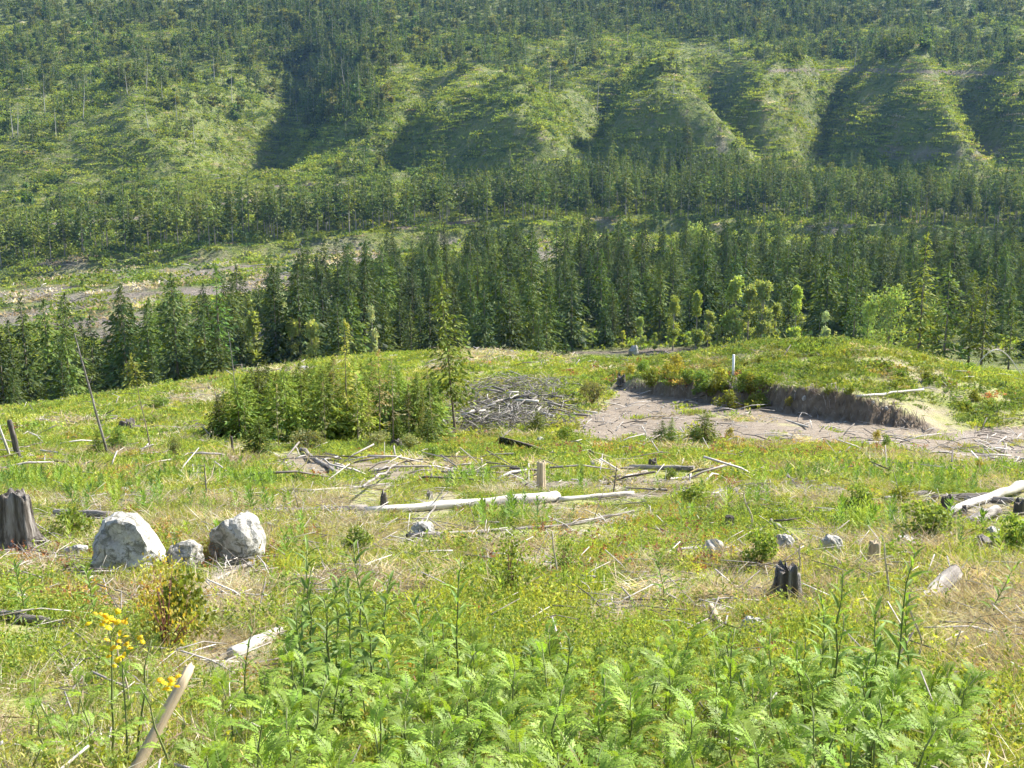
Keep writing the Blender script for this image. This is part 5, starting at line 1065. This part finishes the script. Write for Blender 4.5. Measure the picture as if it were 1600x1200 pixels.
def clumps(seed, R, h, n, l, w, gw): return [clump('clump', seed + i, k, R, h * (0.8 if k == 'grass' else 0.45 if k == 'low' else 0.4 if k == 'straw' else 1), n, l * ((5 if R < 0.6 else 2) if k == 'straw' else 1), gw if k in ('grass', 'straw') else w * (1.5 if k == 'low' else 1)) for i, k in enumerate(KINDS)]
NEARG = clumps(400, 0.16, 0.17, 150, 0.035, 0.010, 0.0042)
SLOPG = clumps(410, 0.22, 0.18, 150, 0.05, 0.015, 0.007)
MIDG = clumps(420, 0.42, 0.20, 130, 0.095, 0.032, 0.018)
FARG = clumps(430, 0.8, 0.34, 120, 0.20, 0.075, 0.05)
HILG = clumps(440, 4.2, 0.95, 90, 0.85, 0.6, 0.55); HILG[5] = HILG[6] = clump('clump', 449, 'low', 4.0, 0.5, 70, 0.8, 0.45); HILG[4] = clump('clump', 448, 'low', 2.6, 2.4, 110, 0.8, 0.7)
GREENS = np.array([(0.14, 0.20, 0.05), (0.29, 0.35, 0.06), (0.20, 0.28, 0.055), (0.34, 0.37, 0.065), (0.25, 0.31, 0.075), (0.37, 0.36, 0.11)])
HGREENS = np.array([(0.08, 0.135, 0.04), (0.16, 0.225, 0.045), (0.24, 0.30, 0.05), (0.29, 0.33, 0.06), (0.20, 0.25, 0.055), (0.10, 0.155, 0.05)])
DRY = np.array([(0.46, 0.39, 0.27), (0.38, 0.31, 0.21), (0.54, 0.48, 0.37), (0.30, 0.24, 0.16)])
RED = np.array([(0.32, 0.15, 0.08), (0.38, 0.23, 0.07), (0.26, 0.12, 0.09), (0.40, 0.30, 0.08)])
CL = np.array(CLEAR)
def cover_zone(name, n, Y0, Y1, pw, tmpl, s0, s1, lab, dryf, redf, g, amax=0.46, dens=None, cols=None, fs=1.0):
    Yz = (g.uniform(Y0 ** pw, Y1 ** pw, n)) ** (1 / pw); Xz = g.uniform(-1, 1, n) * (amax * Yz + 4.0); Zz = ground_z(Xz, Yz); soil, slash, px, py = cover(Xz, Yz, Zz)
    cl = fbm(Xz * 0.9 * fs, Yz * 0.9 * fs, 201, 4); patch = fbm(Xz * 0.28 * fs + 3, Yz * 0.28 * fs, 203, 4)
    p = np.clip(0.8 + 2.0 * cl, 0.5 if Y0 > 200 else 0.12, 1) * (1 - soil * np.where(cl > 0.16, 0.8, 0.985)) * (1 - 0.6 * slash)
    if dens is not None: p = p * dens(Xz, Yz, px, py, cl)
    sc = g.uniform(s0, s1, n) * (1 + 0.6 * cl)
    if Y1 < 150:
        q = CL[(CL[:, 1] > Y0 - 2) & (CL[:, 1] < Y1 + 2)]; near_ = np.zeros(n)
        for cx, c2, r in q: near_ = np.maximum(near_, 1 - sstep(0.7, 1.3, np.hypot(Xz - cx, (Yz - c2 + 0.5 * r) / 1.9) / r))
        p = p * (1 - 0.75 * near_); sc = sc * (1 - 0.55 * near_)
    ok = g.random(n) < p; Xz, Yz, Zz, px, py, cl, patch, slash, sc = (q[ok] for q in (Xz, Yz, Zz, px, py, cl, patch, slash, sc)); n = len(Xz)
    G = GREENS if cols is None else cols
    col = G[np.clip(((patch + 0.5) * 6 + g.normal(0, 1.0, n)).astype(int), 0, 5)]
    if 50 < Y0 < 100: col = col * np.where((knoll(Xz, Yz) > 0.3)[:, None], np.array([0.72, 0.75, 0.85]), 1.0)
    df, rf = dryf(px, py, patch, cl), redf(px, py, patch, cl); u = g.random(n); isd = u < np.maximum(df, 0.75 * slash); isr = (u > 1 - rf) & ~isd
    col = np.where(isd[:, None], DRY[g.integers(0, 4, n)], np.where(isr[:, None], RED[g.integers(0, 4, n)], col)) * g.uniform(0.75, 1.22, (n, 1))
    idx = np.where(isd, g.integers(5, 7, n), np.where(isr, g.integers(3, 5, n), np.where(patch + 0.1 * g.normal(size=n) > 0.02, g.integers(0, 3, n), g.integers(1, 5, n))))
    gn_scatter(name, tmpl, idx, np.column_stack([Xz, Yz, Zz]), rots(n, g, 0.12), sc, col, lab, 'ground cover'); print(name, n)
g = np.random.default_rng(1010)
bl = lambda x, y, cx, c2, rx, ry: 1 - sstep(0.5, 1.2, np.hypot((x - cx) / rx, (y - c2) / ry))
dry1 = lambda x, y, p, c: np.clip(0.07 + 1.2 * p - 0.5 * c + 0.6 * bl(x, y, 1560, 1010, 110, 110) + 0.6 * bl(x, y, 370, 1000, 80, 110) + 0.4 * bl(x, y, 1100, 930, 150, 50) + 0.15 * bl(x, y, 150, 1060, 180, 90), 0.04, 0.95)
red1 = lambda x, y, p, c: np.clip(0.012 + 0.22 * bl(x, y, 180, 920, 230, 60) + 0.12 * bl(x, y, 950, 850, 300, 60), 0, 0.4)
cover_zone('near_undergrowth', 11000, 2.4, 9.5, 1.4, NEARG, 0.6, 1.3, 'mixed grass, herbs and straw close to the viewer', dry1, red1, g)
cover_zone('slope_undergrowth', 16500, 9, 27, 1.5, SLOPG, 0.55, 1.3, 'bright herbs, grass and dry litter on the near slope', dry1, red1, g)
dry2 = lambda x, y, p, c: np.clip(0.015 + 0.5 * p, 0.0, 0.4); red2 = lambda x, y, p, c: np.clip(0.02 + 0.15 * bl(x, y, 1150, 700, 500, 20), 0, 0.4)
cover_zone('bench_grass', 15500, 26, 62, 1.5, MIDG, 0.6, 1.3, 'yellow-green grass and herbs on the slope above the clearing', dry2, red2, g)
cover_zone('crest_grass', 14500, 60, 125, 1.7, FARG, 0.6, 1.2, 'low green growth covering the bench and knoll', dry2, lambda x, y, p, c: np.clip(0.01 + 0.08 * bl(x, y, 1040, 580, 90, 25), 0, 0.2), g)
hden = lambda X, Y, px, py, c: np.where((Y < ya(px) ) & (Y > 135), 0.6, np.where((Y < yb(px)) , 0.12, np.where((Y > bn(px) - 30) & (Y < bn(px)), 0.5, np.where(Y < 520, 0.32, np.clip(0.9 + 1.2 * c, 0.55, 1)))))
cover_zone('hillside_brush', 60000, 250, 1100, 1.7, HILG, 0.5, 1.5, 'green regrowth brush over the logged hillside', lambda x, y, p, c: np.clip(0.03 + 0.3 * p, 0.0, 0.25), lambda x, y, p, c: np.full(x.shape, 0.0), g, 0.45, hden, HGREENS, 0.07)
# taller weeds standing in drifts over the near slope
def weed_tmpl(seed, nl, L, W):
    gg = np.random.default_rng(seed); ps = [(np.array([[-0.004, 0, 0], [0.004, 0, 0], [0.001, 0, 1.0]]), np.array([(0, 1, 2)])), (np.array([[0, -0.004, 0], [0, 0.004, 0], [0, 0.001, 1.0]]), np.array([(0, 1, 2)]))]
    zz = np.sort(gg.uniform(0.12, 1.0, nl)); az = np.arange(nl) * 2.4 + gg.normal(0, 0.3, nl); el = 0.15 + 0.85 * zz + gg.normal(0, 0.15, nl); D = np.column_stack([np.cos(az) * np.cos(el), np.sin(az) * np.cos(el), np.sin(el)])
    ps.append(kites(np.column_stack([0 * zz, 0 * zz, zz * 0.98]), D, nrm(np.cross(D, np.array([0, 0, 1.0]))), L * (1.1 - 0.45 * zz) * gg.uniform(0.8, 1.2, nl), W, 0.2, 0.4)); V, F = join(ps)
    return mk_mesh('weed', V, F, M['cover'], np.ones((len(V), 3)) * np.repeat(gg.uniform(0.8, 1.2, (len(V), 1)), 3, 1))
WEED = [weed_tmpl(901, 34, 0.34, 0.06), weed_tmpl(902, 42, 0.30, 0.05), weed_tmpl(903, 28, 0.40, 0.075)]
n = 11500; Yz = g.uniform(7 ** 1.5, 34 ** 1.5, n) ** (1 / 1.5); Xz = g.uniform(-1, 1, n) * (0.46 * Yz + 4.0); Zz = ground_z(Xz, Yz); soil, slash, px, py = cover(Xz, Yz, Zz); drift = fbm(Xz * 0.35 + 40, Yz * 0.35, 305, 4)
pr_ = np.clip((drift - 0.03) * 6, 0, 1) * (1 - soil) * (1 - 0.7 * slash)
for cx, c2, r in CL[(CL[:, 1] < 40)]: pr_ = pr_ * (1 - 0.95 * ((np.abs(Xz - cx) < r * 1.6) & (Yz < c2 + 1.2 * r) & (Yz > c2 - 0.11 * c2)))
ok = g.random(n) < pr_; m_ = int(ok.sum())
gn_scatter('drift_weeds', WEED, g.integers(0, 3, m_), np.column_stack([Xz, Yz, Zz])[ok], rots(m_, g, 0.12), g.uniform(0.22, 0.5, m_), np.array([(0.17, 0.28, 0.05), (0.22, 0.33, 0.05), (0.28, 0.36, 0.06), (0.13, 0.22, 0.06)])[g.integers(0, 4, m_)] * g.uniform(0.8, 1.2, (m_, 1)), 'drifts of upright leafy weeds on the near slope', 'ground cover'); print('weeds', m_)
def litter(name, n, Y0, Y1, L0, L1, r0, r1, pw, lab, pf):
    Yz = (g.uniform(Y0 ** pw, Y1 ** pw, n)) ** (1 / pw); Xz = g.uniform(-1, 1, n) * (0.46 * Yz + 4.0); Zz = ground_z(Xz, Yz); soil, slash, px, py = cover(Xz, Yz, Zz)
    ok = g.random(n) < pf(soil, slash, fbm(Xz * 0.28 + 3, Yz * 0.28, 203, 3), Yz); Xz, Yz, Zz = Xz[ok], Yz[ok], Zz[ok]; n = len(Xz)
    L = g.uniform(L0, L1, n) ** 1.0; r = g.uniform(r0, r1, n)
    twigs_mesh(name, np.column_stack([Xz, Yz, Zz + r + 0.10 * L * g.uniform(0.2, 1.2, n)]), L, r, g.uniform(0, 6.28, n), g.normal(-0.1, 0.2, n), wood[g.integers(0, 4, n)] * g.uniform(0.8, 1.25, (n, 1)), lab)
litter('near_twigs', 13000, 2.6, 27, 0.15, 0.8, 0.003, 0.009, 1.3, 'dead twigs and sticks littering the near slope', lambda so, sl, p, Y: np.clip(0.35 + 0.5 * sl + 1.2 * p, 0.05, 1))
litter('bench_twigs', 6000, 26, 120, 0.4, 2.2, 0.012, 0.045, 1.5, 'dead sticks littering the bench, trails and knoll', lambda so, sl, p, Y: np.clip(0.18 + 0.3 * so + 0.7 * sl + 0.3 * p, 0.03, 1))
litter('hill_twigs', 5000, 330, 960, 2, 9, 0.08, 0.2, 1.7, 'pale logging debris strewn over the far hillside', lambda so, sl, p, Y: np.clip(0.2 + 0.7 * sl, 0.03, 1) * np.where(Y > 480, 1, 0.7))

# stones and dangling roots of the cut bank and the dirt clearing
def pebble(seed):
    import bmesh
    bm = bmesh.new(); bmesh.ops.create_icosphere(bm, subdivisions=1, radius=1.0); gg = np.random.default_rng(seed)
    for v in bm.verts: v.co = v.co * gg.uniform(0.7, 1.2); v.co.z *= 0.65
    me = NEW_MESH('pebble'); bm.to_mesh(me); bm.free(); me.materials.append(M['rock']); return me
n = 9000; Yz = g.uniform(22, 92, n); Xz = g.uniform(-0.25, 0.46, n) * Yz; Zz = ground_z(Xz, Yz); soil, slash, px, py = cover(Xz, Yz, Zz); ok = g.random(n) < soil * np.clip(0.35 + 1.6 * fbm(Xz * 0.4, Yz * 0.4, 301, 3), 0.05, 1)
gn_scatter('clearing_stones', [pebble(1), pebble(2), pebble(3)], g.integers(0, 3, ok.sum()), np.column_stack([Xz, Yz, Zz])[ok], rots(ok.sum(), g, 0.5), 0.02 + 0.10 * g.random(ok.sum()) ** 3, None, 'small stones strewn over the dirt clearing and skid trail', 'stones')
n = 700; Xz = g.uniform(8.5, 23.5, n); Yz = np.interp(Xz, TOE[:, 0], TOE[:, 1]) + g.uniform(0.1, 1.6, n); Zz = ground_z(Xz, Yz)
twigs_mesh('bank_roots', np.column_stack([Xz, Yz - 0.06, Zz + 0.02]), g.uniform(0.2, 0.9, n), g.uniform(0.006, 0.022, n), g.normal(-1.57, 0.6, n), g.normal(-0.85, 0.3, n), np.array([(0.20, 0.15, 0.11), (0.30, 0.25, 0.20), (0.12, 0.09, 0.07)])[g.integers(0, 3, n)], 'torn roots hanging down the face of the cut bank')

# ------------------------------------------------------------------ haze in the valley air
V = np.array([(x, y, z) for x in (-2150, 2150) for y in (-40, 1640) for z in (-75, 330)], float)
F = np.array([(0, 1, 3, 2), (4, 6, 7, 5), (0, 4, 5, 1), (2, 3, 7, 6), (0, 2, 6, 4), (1, 5, 7, 3)])
hm_, nt, N, L = newmat('valley_haze'); pvn = N.new('ShaderNodeVolumePrincipled'); pvn.inputs['Color'].default_value = (0.30, 0.58, 1.0, 1); pvn.inputs['Density'].default_value = HAZE_DENSITY; pvn.inputs['Anisotropy'].default_value = 0.2
o = N.new('ShaderNodeOutputMaterial'); L.new(pvn.outputs[0], o.inputs['Volume'])
tag(link('haze', mk_mesh('haze', V, F, hm_)), 'thin bluish summer haze over the valley', None, None, 'stuff')
